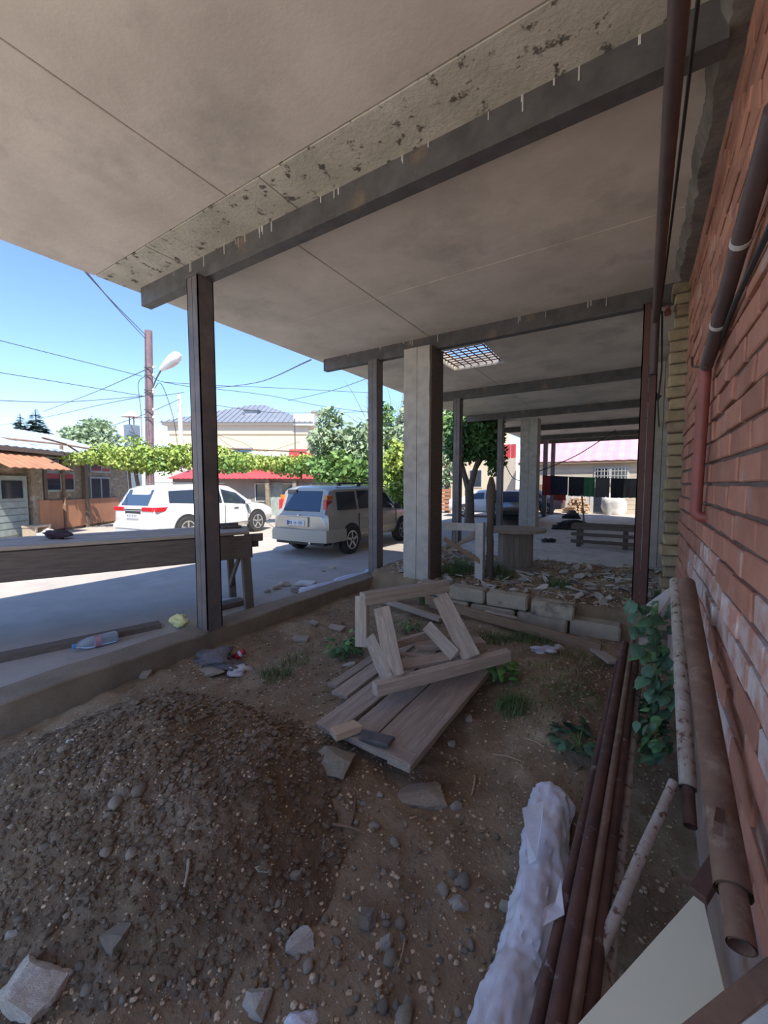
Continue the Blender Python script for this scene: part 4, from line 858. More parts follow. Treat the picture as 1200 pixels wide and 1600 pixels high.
# rust porch roof in front of the shed's door
rg = []
for i in range(17):
    u = U(-60)+(U(52)-U(-60))*i/16; h = .03*(i % 2); rg.append([S(u, 1.3, 2.15+h), S(u, .1, 2.75+h), S(u, .1, 2.73+h), S(u, 1.3, 2.13+h)])
MB().loft(rg).build('porch_roof', rustroof, sh)
sbox('bench_board', U(2), U(30), .5, .9, .35, .42, wood); sbox('bench_leg', U(3), U(6), .5, .9, 0, .35, wood); sbox('bench_leg', U(26), U(29), .5, .9, 0, .35, wood)
# chimney with a cap behind the shed
c = D(207, 690, 21.0); ch = thing('chimney', 'grey metal chimney with a conical cap above the vine', 'chimney', V((c.x, c.y, 0)))
zb, zt = 1.68+(757-690)/630*21, 1.68+(757-665)/630*21
MB().bb((c.x-.27, c.y-.27, 0), (c.x+.27, c.y+.27, zt)).build('shaft', mat('chimney_sheet', (.20, .25, .30), (.16, .2, .24), 2, .6), ch)
MB().lathe([(.48, zt+.42), (.02, zt+.75)], 12, None, (c.x, c.y, 0)).build('cap', mat('cap_sheet', (.75, .70, .66), None, rough=.5), ch)
for s in (-1, 1): MB().bar((c.x+s*.22, c.y, zt), (c.x+s*.22, c.y, zt+.45), .04, .04).build('cap_rod', steel, ch)
# --- grey low house with red roof behind the vine
def house(name, label, pts_l, pts_r, dep, z0, z1, wallm):
    a_, b_ = D(pts_l, 757, dep), D(pts_r, 757, dep); a_.z = b_.z = z0; u = (b_-a_).normalized(); n_ = V((u.y, -u.x, 0))
    if n_.dot(CAM-a_) < 0: n_ = -n_
    t = thing(name, label, 'house', a_); L = (b_-a_).length
    def P(uu, w_, z): return a_+u*uu+n_*w_+V((0, 0, z-z0))
    def bx(nm, u0, u1, w0, w1, za, zb_, mt): return MB().prism([P(u0, w0, za), P(u1, w0, za), P(u1, w1, za), P(u0, w1, za)], (0, 0, zb_-za)).build(nm, mt, t)
    return t, P, bx, L
t, P, bx, L = house('red_roof_house', 'low grey house with a red sheet roof behind the vine arbour', 270, 500, 22, 0, 2.5, concgrey)
bx('wall', 0, L, -5, 0, 0, 2.05, mat('grey_render', (.30, .28, .26), (.24, .22, .2), 1, .9))
for k in range(10):
    u0, u1 = L*k/10, L*(k+1)/10; rg = []
    for i in range(7): u = u0+(u1-u0)*i/6; h = .03*(i % 2); rg.append([P(u, .7, 2.0+h), P(u, -3.5, 2.85+h), P(u, -3.5, 2.82+h), P(u, .7, 1.97+h)])
    MB().loft(rg).build('roof_sheet', redroof, t)
for f in (.60, .78, .90): bx('window_frame', L*f-.35, L*f+.35, 0, .05, .75, 1.75, whitepaint); bx('pane', L*f-.28, L*f+.28, .04, .07, .82, 1.68, glass)
bx('door_leaf', L*.70-.4, L*.70+.4, 0, .06, 0, 1.8, bluewood)
for f in (.66, .84): bx('pillar', L*f-.1, L*f+.1, .3, .55, 0, 2.0, stonew)
bx('red_sign_board', L*.74, L*.90, -2, -1.9, 3.05, 3.75, redroof); bx('white_parapet', L*.45, L*.74, -2.0, -1.8, 3.0, 3.6, whitepaint); bx('upper_wall', L*.3, L, -5, -2.1, 2.0, 3.3, concgrey)
# --- cream two-storey house with a grey hip roof
t, P, bx, L = house('hip_roof_house', 'cream two-storey house with a grey hip roof beyond the vines', 264, 484, 40, 0, 7, creamw)
ze = 1.68+(757-662)/630*40; zr = 1.68+(757-632)/630*44
bx('wall', .2, L-.2, -10, 0, 0, ze-1.1, creamw); bx('frieze', .1, L-.1, -10.1, .1, ze-1.1, ze-.25, mat('frieze_render', (.52, .45, .36), None)); bx('cornice', -.3, L+.3, -10.4, .4, ze-.25, ze, mat('cornice', (.55, .48, .40), None))
c = [P(-.5, .6, ze), P(L+.5, .6, ze), P(L+.5, -10.6, ze), P(-.5, -10.6, ze), P(L*.47, -5, zr), P(L*.58, -5, zr)]
m = MB(); m.add(c, [(0, 1, 5, 4), (1, 2, 5), (2, 3, 4, 5), (3, 0, 4), (3, 2, 1, 0)]); m.build('roof', greyroof, t)
for k in range(28):
    f = (k+.5)/28; b0 = c[0].lerp(c[1], f); t0 = c[4].lerp(c[5], min(1, max(0, f))); kk = min(1, f/.47 if f < .47 else (1-f)/.42 if f > .58 else 1)
    MB().bar(b0+V((0, 0, .05)), b0.lerp(V((b0.x+(c[4]-c[0]).dot(V((0, 1, 0)))*0, b0.y, b0.z)), 0)+(P(L*f, -5, zr)-P(L*f, .6, ze))*kk*.98+V((0, 0, .05)), .07, .06).build('roof_seam', greyroof, t)
d = P(L*.56, -1.6, ze+.6); bx('dormer', L*.51, L*.60, -4, -1.6, ze+.5, ze+1.5, mat('dormer_sheet', (.35, .37, .40), None)); bx('dormer_roof', L*.50, L*.61, -4, -1.4, ze+1.5, ze+1.65, greyroof)
for f, w_, z0, z1 in ((.535, .95, 2.9, 5.2), (.2, .9, 3.2, 5.2), (.82, .9, 3.2, 5.2)):
    if f != .535: continue
    bx('window_frame', L*f-w_-.12, L*f+w_-.0, 0, .12, z0-.1, z1+.1, mat('grey_frame', (.3, .3, .32), None)); bx('pane', L*f-w_+.02, L*f+w_-.15, .1, .16, z0, z1, glassblue)
bx('parapet', L-1.4, L+.6, -1.5, .5, ze-.3, ze+.8, whitepaint); bx('chimney', L-.2, L+.5, -3, -2.2, ze, ze+1.6, stonew)
bx('air_conditioner', L*.62, L*.66, 0, .4, 3.0, 3.7, platew)
pinkroof = mat('sun_glare_roof', (.70, .36, .40), (.62, .30, .34), 1.5, .5)  # red sheet lightened to pink, sun glare put into its colour
# --- far-end building across the end of the slab
FY = 26.8; eb = thing('far_building', 'cream sided building with a red sheet roof closing the far end', 'building', (-1, FY, 0))
def F(px, py): return WY(px, py, FY)
m = MB()
xl, xr = F(815, 760).x, 9.0; zt = F(940, 724).z
for k in range(11): MB().bb((xl, FY, zt*k/11), (xr, FY+.12+.02*(k % 2), zt*(k+1)/11-.012)).build('siding_board', beigew, eb)
MB().bb((xl, FY+.1, 0), (xr, FY+6, zt)).build('wall_core', beigew, eb)
MB().bb((xl-.2, FY-.25, zt), (xr, FY+.1, zt+.16)).build('fascia', woodbrown, eb)
ztr = F(940, 694).z
for k in range(9):
    x0 = xl-.2+(xr-xl+.2)*k/9; x1 = xl-.2+(xr-xl+.2)*(k+1)/9; rg = []
    for i in range(7): x = x0+(x1-x0)*i/6; h = .03*(i % 2); rg.append([(x, FY-.28, zt+.16+h), (x, FY+3.5, ztr+1.0+h), (x, FY+3.5, ztr+.97+h), (x, FY-.28, zt+.13+h)])
    MB().loft(rg).build('roof_sheet', pinkroof, eb)
x0, x1, z0, z1 = F(958, 0).x, F(1010, 0).x, F(960, 755).z, F(960, 732).z
MB().bb((x0-.1, FY-.05, z0-.1), (x1+.1, FY, z1+.1)).build('window_frame', whitepaint, eb); MB().bb((x0, FY-.07, z0), (x1, FY-.04, z1)).build('pane', glass, eb)
MB().bb((F(982, 0).x-.06, FY-.11, z0), (F(982, 0).x+.06, FY-.06, z1)).build('mullion', whitepaint, eb)
for k in range(9): x = x0+(x1-x0)*(k+.5)/9; MB().bb((x-.015, FY-.12, z0), (x+.015, FY-.09, z1)).build('window_bar', whitepaint, eb)
for k in range(3): z = z0+(z1-z0)*(k+.5)/3; MB().bb((x0, FY-.12, z-.015), (x1, FY-.09, z+.015)).build('window_bar', whitepaint, eb)
MB().bb((F(955, 0).x, FY-.06, 0), (F(980, 0).x, FY, F(970, 762).z)).build('doorway', glass, eb); MB().bb((F(949, 0).x, FY-.08, 0), (F(955, 0).x, FY, F(970, 762).z)).build('door_post', whitepaint, eb)
MB().bb((F(905, 0).x, FY-.05, 0), (F(950, 0).x, FY, F(920, 772).z)).build('white_panel', whitepaint, eb)
MB().bb((F(845, 0).x, FY-.3, 0), (F(870, 0).x, FY-.2, F(850, 757).z)).build('brown_gate', woodbrown, eb)
# white big bag by the doorway
p = V((F(990, 0).x, FY-.8, 0)); crumple('builders_bag', p, .6, whitepaint, 'tall white builder\'s bag standing right of the far doorway', 'bag', 1.3, 71, .22)
# firewood logs
fwm = mesh_only(MB().tube([(0, -.28, 0), (0, .28, 0)], .075, 7), 'firewood_log', woodfresh); k = 0
xa, xb = F(912, 0).x, F(948, 0).x
for r in range(6):
    for c_ in range(10-r):
        o = inst('firewood_log', fwm, None, (xa+(xb-xa)*(c_+.5+r*.5)/10, FY-.75, .09+r*.15), (0, R_.uniform(0, 3), R_.uniform(-.25, .25)+(1.3 if R_.random() < .3 else 0)), (1, 1, 1)); tag(o, 'split log in the firewood pile against the far wall', 'log', 'firewood logs')
# --- red fence, plaster house and orange wall at the left of the far end
rf = thing('red_fence', 'tall red corrugated fence beside the far concrete pillar', 'fence', WY(787, 800, 30)); rf.location.z = 0
def Q(px, py, Y): return WY(px, py, Y)
for k in range(8):
    x0 = Q(786, 0, 30).x+(Q(822, 0, 30).x-Q(786, 0, 30).x)*k/8; x1 = Q(786, 0, 30).x+(Q(822, 0, 30).x-Q(786, 0, 30).x)*(k+1)/8
    MB().bb((x0, 30-.03*(k % 2), Q(800, 716, 30).z), (x1-.02, 30.05, Q(800, 694, 30).z)).build('sheet', redroof, rf)
MB().bb((Q(786, 0, 30).x, 29.9, 0), (Q(822, 0, 30).x, 30.1, Q(800, 716, 30).z)).build('base_wall', beigew, rf)
ow = thing('plastered_house', 'pale plastered house behind the street tree and the far posts', 'house', WY(690, 800, 34)); ow.location.z = 0
MB().bb((Q(640, 0, 34).x, 34, 0), (Q(790, 0, 34).x, 38, Q(740, 665, 34).z)).build('wall', creamw, ow)
MB().bb((Q(636, 0, 34).x, 33.7, Q(740, 665, 34).z), (Q(794, 0, 34).x, 38.3, Q(740, 655, 34).z)).build('eaves', woodbrown, ow)
for px in (700, 755): MB().bb((Q(px, 0, 34).x-.6, 33.95, 1.4), (Q(px, 0, 34).x+.6, 34, 3.0)).build('window_frame', whitepaint, ow); MB().bb((Q(px, 0, 34).x-.5, 33.93, 1.5), (Q(px, 0, 34).x+.5, 33.96, 2.9)).build('pane', glass, ow)
og = thing('orange_gate', 'orange slatted gate seen low beside the concrete pillar', 'gate', WY(696, 800, 22)); og.location.z = 0
for k in range(6): z = .15+k*.22; MB().bb((Q(688, 0, 22).x, 22, z), (Q(712, 0, 22).x, 22.05, z+.17)).build('slat', orangeb, og)
for px in (689, 711): MB().bb((Q(px, 0, 22).x-.05, 22.05, 0), (Q(px, 0, 22).x+.05, 22.12, 1.5)).build('gate_post', orangeb, og)
# --- laundry
LY = 15.2
def Lp(px, py): return WY(px, py, LY)
tag(MB().tube([Lp(838, 742), Lp(860, 743.5), Lp(900, 745.5), Lp(950, 748), Lp(1010, 748)], .008, 6).build('washing_line', blackpl), 'taut washing line strung from the far pillar', 'line')
CL = [((848, 866, 774), (.30, .045, .06), 'dark red cloth at the left end of the washing line'), ((861, 888, 773), (.035, .038, .075), 'navy blue cloth overlapping the dark red cloth on the line'), ((889, 913, 775), (.035, .037, .05), 'black cloth in the middle of the washing line'), ((913, 930, 776), (.06, .22, .10), 'green cloth on the washing line'),
      ((931, 953, 777), (.13, .12, .12), 'charcoal grey cloth right of the green cloth'), ((955, 976, 778), (.03, .03, .04), 'black cloth right of the charcoal cloth on the line'), ((976, 1006, 778), (.14, .13, .13), 'dark grey cloth at the right end of the line behind the post'), ((866, 885, 782), (.45, .06, .05), 'bright red cloth hanging lowest behind the navy cloth')]
for k, ((x0, x1, y1), c_, lab) in enumerate(CL):
    yt = 743+(x0-848)*.035; A_, B_ = Lp(x0, yt+.5), Lp(x1, yt+1); zb_ = Lp((x0+x1)/2, y1).z; off = -.03-.03*(k % 2)+(.07 if k == 7 else 0); m = MB(); nx_, nz_ = 12, 8; rg = []
    for i in range(nx_+1):
        q = A_.lerp(B_, i/nx_); col_ = []
        for j in range(nz_+1):
            f = j/nz_; col_.append(V((q.x, q.y+off+.05*f*noise.noise(V((i*.5+k*9, f*1.2, 0)))*2, q.z+(zb_-q.z)*f+.03*f*noise.noise(V((i*.6, k, 3))))))
        rg.append(col_+[p_+V((0, .012, 0)) for p_ in col_[::-1]])
    o = MB().loft(rg).build('hanging_cloth', mat('cloth_%s' % lab.split()[0]+str(k), c_, tuple(v_*.75 for v_ in c_), 3, .95), smooth=70); tag(o, lab, 'laundry', 'laundry on the line')
tag(MB().tube([Lp(909, 772), WY(913, 822, 14.6)], .025, 8).build('clothes_prop', wooddark), 'thin wooden prop holding up the washing line', 'prop')
# dark bundle, wheel, shoes on the platform
crumple('dark_bundle', G(890, 826, .10), .55, mat('black_cloth', (.03, .03, .033), (.05, .05, .05), 5, .95), 'long dark bundle lying on the platform behind the bench', 'bundle', .35, 81, .4)
crumple('dark_bag', G(893, 810, .1), .35, blackpl, 'dark bag lying beside the loose wheel', 'bag', .6, 82, .4)
for k, px in enumerate((852, 857, 862)):
    crumple('shoe', G(px, 847, .1), .11, blackpl, ['left black shoe on the platform edge', 'middle black shoe on the platform edge', 'right black shoe on the platform edge'][k], 'shoe', .6, 83+k, .25)
# ================================================================== PLANTS, POLES, WIRES
def leafcloud(name, mt, parent, blobs, cnt, size, seed, asp=.45, droop=.3, label=None):
    rr = random.Random(seed); m = MB(); tot = sum(b[1][0]*b[1][1]*b[1][2] for b in blobs)
    for (c, r) in blobs:
        c = V(c)
        for k in range(int(cnt*r[0]*r[1]*r[2]/tot)):
            while True:
                q = V((rr.uniform(-1, 1), rr.uniform(-1, 1), rr.uniform(-1, 1)))
                if q.length < 1 and rr.random() < .25+.75*q.length: break
            f = 1+.35*noise.noise(q*2.3+c)
            p = c+V((q.x*r[0]*f, q.y*r[1]*f, q.z*r[2]*f)); s = size*rr.uniform(.6, 1.3)
            d = V((rr.gauss(0, 1), rr.gauss(0, 1), rr.gauss(-droop, .7))).normalized(); x = d.cross(V((rr.gauss(0, 1), rr.gauss(0, 1), rr.gauss(0, 1)))).normalized()*s*asp
            o = len(m.v); m.v += [tuple(p), tuple(p+d*s*.5+x), tuple(p+d*s), tuple(p+d*s*.5-x)]; m.f.append((o, o+1, o+2, o+3))
    o = m.build(name, mt, parent, fix=False); o['kind'] = 'stuff'; return o
def tree(label, base, trunk, branches, clouds, seed, cat='tree', name='tree', group=None):
    t = thing(name, label, cat, base, group=group)
    if trunk: MB().tube([p for p, r in trunk], [r for p, r in trunk], 9).build('trunk', bark, t, smooth=True)
    for br in branches: MB().tube([p for p, r in br], [r for p, r in br], 7).build('branch', bark, t, smooth=True)
    for k, (mt, blobs, cnt, size, asp) in enumerate(clouds): leafcloud('foliage', mt, t, blobs, cnt, size, seed+k, asp)
    return t
def at0(px, dep): p = D(px, 757, dep); return V((p.x, p.y, 0))
def B(px, py, dep, rx, rz, ry=None): c = D(px, py, dep); s = dep/630; return (c, (rx*s, (ry or rx)*s, rz*s))
# street tree by the fourth post
b = G(733, 834, 0); d_ = 13.2
b = at0(734, 15.0); s = 15/630
tree('dark leafy street tree with a forked trunk between the third and fourth posts', b, [(b, .20), (D(734, 790, 15), .17), (D(733, 765, 15), .16)], [[(D(733, 768, 15), .13), (D(725, 740, 15.1), .10), (D(716, 700, 15.2), .05)], [(D(733, 768, 15), .13), (D(742, 735, 14.9), .10), (D(756, 690, 14.8), .05)], [(D(742, 735, 14.9), .07), (D(765, 700, 15), .03)]],
     [(leafd, [B(722, 690, 15, 26, 36), B(755, 690, 14.8, 28, 28), B(740, 672, 15.2, 30, 18), B(775, 718, 15, 16, 20)], 5200, .20, .3), (leafm, [B(712, 660, 15.6, 20, 20), B(765, 665, 15.4, 22, 14)], 900, .20, .3)], 11)
# long-leaved tree behind the silver SUV
b = at0(540, 15.5)
tree('tall long-leaved tree with grey-green crown behind the silver-beige SUV', b, [(b, .12), (D(540, 720, 15.5), .10), (D(535, 670, 15.5), .03), (D(522, 650, 15.5), .01)], [[(D(540, 720, 15.5), .06), (D(500, 680, 15.3), .02)], [(D(538, 700, 15.5), .06), (D(590, 660, 15.6), .02)]],
     [(leafp, [B(508, 690, 15.5, 28, 24), B(515, 655, 15.5, 18, 20), B(560, 700, 15.6, 40, 34), B(600, 690, 15.5, 30, 36)], 3600, .30, .2), (leafm, [B(545, 735, 15.4, 60, 26), B(605, 740, 15.3, 30, 36), B(600, 650, 15.6, 20, 22)], 3400, .24, .3)], 21)
b = at0(622, 13.5)
tree('bright yellow-green bush beyond the road, between second post and concrete pillar', b, [(b, .06), (D(622, 790, 13.5), .05), (D(622, 700, 13.5), .02)], [], [(leafy, [B(618, 735, 13.5, 18, 50), B(628, 775, 13.5, 22, 30)], 2200, .16, .4)], 31, 'bush', 'bush')
b = at0(700, 24)
tree('pale green sunlit tree far behind the third post', b, [(b, .2), (D(700, 700, 24), .1)], [], [(leafp, [B(700, 640, 24, 26, 40), B(694, 720, 24, 20, 50), B(660, 660, 24, 40, 50)], 5200, .26, .35)], 41)
# bare twiggy tree against the sky
b = at0(585, 20); rr = random.Random(5); br = []
for k in range(44):
    x0, y0 = rr.uniform(570, 640), rr.uniform(650, 690); x1, y1 = x0+rr.uniform(-45, 25), y0-rr.uniform(30, 80); br.append([(D(x0, y0, 20), .016), (D((x0+x1)/2+rr.uniform(-6, 6), (y0+y1)/2, 20), .011), (D(x1, y1+rr.uniform(5, 25), 20), .004)])
tree('bare twiggy tree top against the sky left of the concrete pillar', b, [(b, .15), (D(600, 690, 20), .1), (D(605, 640, 20), .04)], br, [], 51)
# far trees beyond the shed
for px, yt, yb, lab in [(38, 648, 690, 'smaller dark conifer beyond the shed roof'), (62, 640, 690, 'taller dark conifer beyond the shed roof')]:
    dd = 46; t = thing('conifer', lab, 'tree', at0(px, dd)); b = at0(px, dd); zt = D(px, yt, dd).z
    MB().tube([b, V((b.x, b.y, zt))], [.3, .03], 8).build('trunk', bark, t, smooth=True); rr = random.Random(px); m = MB()
    for k in range(700):
        f = rr.random()**.7; z = zt-f*(zt-2.0); a = rr.uniform(0, 6.28); L = .2+f*5.2*rr.uniform(.7, 1.1); e = V((math.cos(a), math.sin(a), 0)); p0 = V((b.x, b.y, z)); p1 = p0+e*L+V((0, 0, -.28*L+.1)); sx = V((-e.y, e.x, 0))*L*.3
        m.add([p0, p0.lerp(p1, .5)+sx, p1, p0.lerp(p1, .5)-sx], [(0, 1, 2, 3)])
    o = m.build('boughs', leafc, t, fix=False); o['kind'] = 'stuff'
b = at0(142, 42); tree('pale hazy round-crowned tree beyond the shed roof', b, [(b, .3), (D(142, 690, 42), .2)], [], [(leafp, [B(120, 680, 42, 24, 16), B(150, 672, 42, 26, 20), B(165, 690, 42, 24, 14), B(140, 700, 42, 40, 14)], 2600, .42, .4)], 61)
b = at0(20, 60); 
# vine arbour
va = thing('vine_arbour', 'grape vine on a pipe arbour stretching behind the parked cars', 'vine', G(103, 829, 0))
p0 = G(103, 829, 0); zt = WY(103, 697, p0.y).z if False else D(103, 697, (p0-CAM).dot(cf)).z
MB().tube([p0, V((p0.x, p0.y, zt))], .055, 10).build('post', rustbrown, va, smooth=True)
p1 = D(470, 706, 17.5); MB().tube([V((p1.x, p1.y, 0)), p1], .05, 8).build('post', rustbrown, va, smooth=True)
p2 = D(212, 715, 15.0); MB().tube([V((p2.x, p2.y, 0)), V((p2.x+.1, p2.y, 1.6)), p2+V((-.2, 0, -.1)), p2], [.09, .07, .06, .04], 8).build('stem', bark, va, smooth=True)
p3 = D(200, 712, 15.0); MB().tube([V((p2.x-.3, p2.y, 0)), V((p2.x-.5, p2.y, 1.7)), p3], [.06, .05, .03], 8).build('stem', bark, va, smooth=True)
MB().tube([D(-10, 683, 13.0), D(103, 695, 14), D(180, 708, 15)], .03, 8).build('rail', rustbrown, va)
MB().tube([D(66, 684, 12.5), D(103, 694, 14), D(125, 708, 15.2)], .03, 8).build('rail', rustbrown, va)
MB().tube([D(180, 708, 15), D(330, 700, 16), D(478, 706, 17.5)], .03, 8).build('rail', rustbrown, va)
leafcloud('foliage', leafy, va, [B(140, 716, 14.8, 22, 10, 40), B(175, 712, 15, 30, 16, 40), B(215, 718, 15, 38, 20, 40), B(255, 718, 15.2, 34, 22, 40), B(290, 712, 15.5, 28, 18, 40), B(335, 716, 16, 32, 20, 40), B(385, 722, 16.4, 36, 14, 40), B(430, 724, 17, 36, 12, 40), B(480, 724, 17.4, 34, 14, 40), B(212, 690, 15, 16, 8, 20)], 11000, .115, 7, .5)
leafcloud('foliage', leafm, va, [B(230, 722, 15.4, 60, 16, 40), B(350, 726, 16.4, 60, 14, 40), B(460, 730, 17.3, 50, 14, 40)], 3200, .12, 8, .5)
# --- utility poles and lamp
DP = 20; pb = at0(233, DP); pt = D(232, 517, DP); up_ = thing('utility_pole', 'weathered purple-brown utility pole carrying wires and a street lamp', 'utility pole', pb)
polem = mat('pole_wood', (.24, .15, .15), (.17, .11, .12), 4, .8, .004, bscale=20)
MB().tube([pb, V((pt.x, pt.y, pt.z))], [.21, .17], 12).build('shaft', polem, up_, smooth=True)
for y in (574, 586, 609, 613, 640, 652): q = D(233, y, DP-.2); MB().tube([q+cr*-.24, q+cr*.24], .03, 6).build('bracket', steel, up_); MB().lathe([(.001, -.06), (.06, -.05), (.07, 0), (.04, .07), (.001, .08)], 8, None, q+cr*.22).build('insulator', whitepaint, up_, smooth=True)
lm = thing('street_lamp', 'white cobra-head street lamp on the utility pole', 'lamp', D(240, 605, DP-.25))
MB().tube([D(238, 607, DP-.2), D(244, 592, DP-.3), D(254, 574, DP-.4)], .035, 8).build('arm', steel, lm, smooth=True)
a0, a1 = D(251, 578, DP-.4), D(281, 553, DP-.6); Mz = (a1-a0).to_track_quat('Z', 'Y').to_matrix(); L = (a1-a0).length
MB().lathe([(.001, 0), (.10, .01), (.19, L*.3), (.27, L*.65), (.24, L*.88), (.10, L), (.001, L*1.01)], 16, Mz, a0).build('housing', mat('lamp_shell', (.72, .68, .62), None, rough=.5), lm, smooth=True)
MB().lathe([(.001, 0), (.08, .03), (.17, L*.25), (.19, L*.5), (.001, L*.62)], 14, Mz, a0+(a1-a0)*.28-V((0, 0, .13))).build('lens', mat('lamp_lens', (.55, .5, .46), None, rough=.25), lm, smooth=True)
p = at0(285, 24); q = D(284, 618, 24); tag(MB().tube([p, V((p.x, p.y, q.z))], [.16, .12], 10).build('concrete_pole', concpale, smooth=True), 'slim pale concrete pole half hidden behind the nearest steel post', 'pole')
p = at0(338, 27); q = D(338, 678, 27); t = thing('small_pole', 'short wooden wire pole in front of the cream house', 'pole', p)
MB().tube([p, V((p.x, p.y, q.z))], [.14, .12], 10).build('shaft', woodbrown, t, smooth=True); MB().bar(V((p.x, p.y, q.z-.1))-cr*.35, V((p.x, p.y, q.z-.1))+cr*.35, .06, .06).build('crossbar', woodbrown, t); MB().tube([V((p.x, p.y, q.z)), V((p.x, p.y, q.z+.8))], .015, 6).build('antenna', steel, t)
p = at0(462, 26); q = D(463, 655, 26); tag(MB().tube([p, V((p.x, p.y, q.z))], .035, 8).build('antenna_mast', steel, smooth=True), 'thin mast standing before the right end of the cream house', 'mast')
wire = mat('wire_black', (.05, .06, .08), None, rough=.6)
WL = [([(228, 524, 20), (180, 476, 14), (112, 402, 8)], 'wire from the pole top running up left to the slab edge, upper of the two'), ([(228, 530, 20), (188, 487, 14), (124, 412, 8)], 'wire from the pole top running up left to the slab edge, lower of the two'),
      ([(-20, 527, 16), (110, 560, 18), (222, 588, 20)], 'highest wire crossing the open sky left of the pole'), ([(-20, 579, 16), (110, 600, 18), (225, 619, 20)], 'second wire down left of the pole'), ([(-20, 625, 16), (100, 628, 18), (225, 619, 20)], 'almost level wire left of the pole'),
      ([(68, 643, 34), (150, 612, 27), (227, 578, 20)], 'wire rising from the conifers to the pole'), ([(-20, 668, 44), (75, 651, 36), (160, 632, 27), (227, 619, 20)], 'lowest wire left of the pole, passing over the shed'), ([(170, 667, 22), (232, 645, 20), (284, 622, 24)], 'wire from the chimney past the pole to the concrete pole'),
      ([(238, 619, 20), (262, 617, 21), (288, 613, 22)], 'short wire from the pole to behind the nearest post'), ([(240, 590, 20), (256, 597, 20.5), (320, 606, 22), (400, 598, 18), (486, 562, 9)], 'wire sweeping up right to the slab edge'), ([(256, 597, 20.5), (330, 602, 22), (430, 606, 24), (580, 614, 26)], 'upper level wire right of the nearest post'),
      ([(330, 607, 22), (420, 618, 24), (500, 634, 25), (590, 646, 26)], 'wire descending right across the cream house roof'), ([(318, 630, 22), (370, 638, 24), (440, 645, 25), (600, 643, 26)], 'lower level wire over the cream house roof'), ([(450, 626, 26), (520, 610, 24), (590, 585, 20)], 'faint wire rising right towards the bare tree'),
      ([(240, 610, 20), (252, 600, 20), (270, 650, 21), (278, 700, 22)], 'slack wire drooping right of the pole'), ([(226, 588, 20), (216, 600, 20), (220, 640, 20), (222, 690, 20)], 'slack wire drooping left of the pole'), ([(340, 680, 27), (380, 692, 30), (410, 706, 33), (470, 690, 30)], 'sagging wire before the cream house wall'), ([(340, 682, 27), (365, 700, 29), (400, 712, 32)], 'short wire dropping from the small wooden pole'),
      ([(784, 712, 16.9), (800, 745, 15.5), (822, 752, 14.4)], 'thin wire behind the far posts'), ([(838, 738, 14.2), (900, 712, 14), (962, 672, 14.1)], 'dark cable slanting up to the slab above the laundry')]
for pts, lab in WL:
    P_ = [D(*q) for q in pts]; c_ = []
    for i in range(len(P_)-1):   # Catmull-Rom
        a0 = P_[max(i-1, 0)]; a1 = P_[i]; a2 = P_[i+1]; a3 = P_[min(i+2, len(P_)-1)]
        for k in range(6):
            f = k/6; c_.append(.5*((2*a1)+(a2-a0)*f+(2*a0-5*a1+4*a2-a3)*f*f+(3*a1-a0-3*a2+a3)*f**3))
    c_.append(P_[-1]); tag(MB().tube(c_, .016 if pts[0][2] < 30 else .02, 5).build('overhead_wire', wire), lab, 'wire', 'overhead wires')
# ------------------------------------------------------------------ weeds and grass inside
def leafmesh(seed, asp=.62, heart=False):
    pts = [(0, 0), (.16, asp*.42), (.42, asp*.5), (.75, asp*.28), (1.02, 0), (.75, -asp*.28), (.42, -asp*.5), (.16, -asp*.42)]
    m = MB(); m.v = [(x, y, .10*math.sin(x*3)-.25*abs(y)) for x, y in pts]+[(.42, 0, .16), (.75, 0, .10)]
    m.f = [(0, 1, 8), (1, 2, 8), (2, 3, 9, 8), (3, 4, 9), (4, 5, 9), (5, 6, 8, 9), (6, 7, 8), (7, 0, 8)]
    return m
weedm = mat('weed_leaf', (.06, .15, .05), (.10, .22, .06), 5, .55, rnd=.3); weedb = mat('bright_weed_leaf', (.17, .32, .06), (.12, .26, .05), 5, .55, rnd=.25); grassm = mat('grass_blade', (.10, .17, .05), (.17, .22, .08), 6, .7); ivym = mat('ivy_leaf', (.055, .13, .07), (.09, .19, .10), 6, .5, rnd=.35)
LMs = {k: mesh_only(leafmesh(1, a_), 'leaf', m_, smooth=60) for k, m_, a_ in (('w', weedm, .6), ('b', weedb, .55), ('i', ivym, .85))}
def weed(label, px, py, cnt, r, h, size, key, seed, mixk=None):
    p = GT(px, py); t = thing('weed', label, 'weed', p); rr = random.Random(seed); st = MB()
    for k in range(cnt):
        a = rr.uniform(0, 6.28); q = V((r*math.cos(a)*rr.random()**.6, r*math.sin(a)*rr.random()**.6, h*rr.uniform(.25, 1)*(1-.3*rr.random())))
        if k % 4 == 0: st.tube([V((0, 0, 0)), q*.5+V((0, 0, .02)), q], [.005, .004, .002], 5)
        inst('leaf', LMs[mixk if mixk and rr.random() < .35 else key], t, q, (rr.gauss(0, .35), rr.gauss(.25, .35), a+rr.gauss(0, .5)), (size*rr.uniform(.6, 1.25),)*3)
    st.build('stems', leafm, t, local=True, fix=False)['kind'] = 'stuff'
weed('dark green leafy weed left of the trestle', 540, 1025, 60, .17, .26, .10, 'w', 1, 'b')
weed('bright green weed at the right end of the trestle base rail', 782, 1066, 60, .15, .24, .085, 'b', 2, 'w')
weed('broad-leaved dark weed beside the pipe bundle', 905, 1165, 26, .16, .12, .11, 'i', 3)
weed('small bright weed at the foot of the red-brown post', 985, 960, 16, .10, .22, .10, 'b', 4)
weed('low weed seen through the trestle', 640, 985, 26, .14, .16, .07, 'b', 5, 'w')
weed('dark weed between the long plank and the hump', 818, 985, 18, .08, .14, .09, 'w', 6)
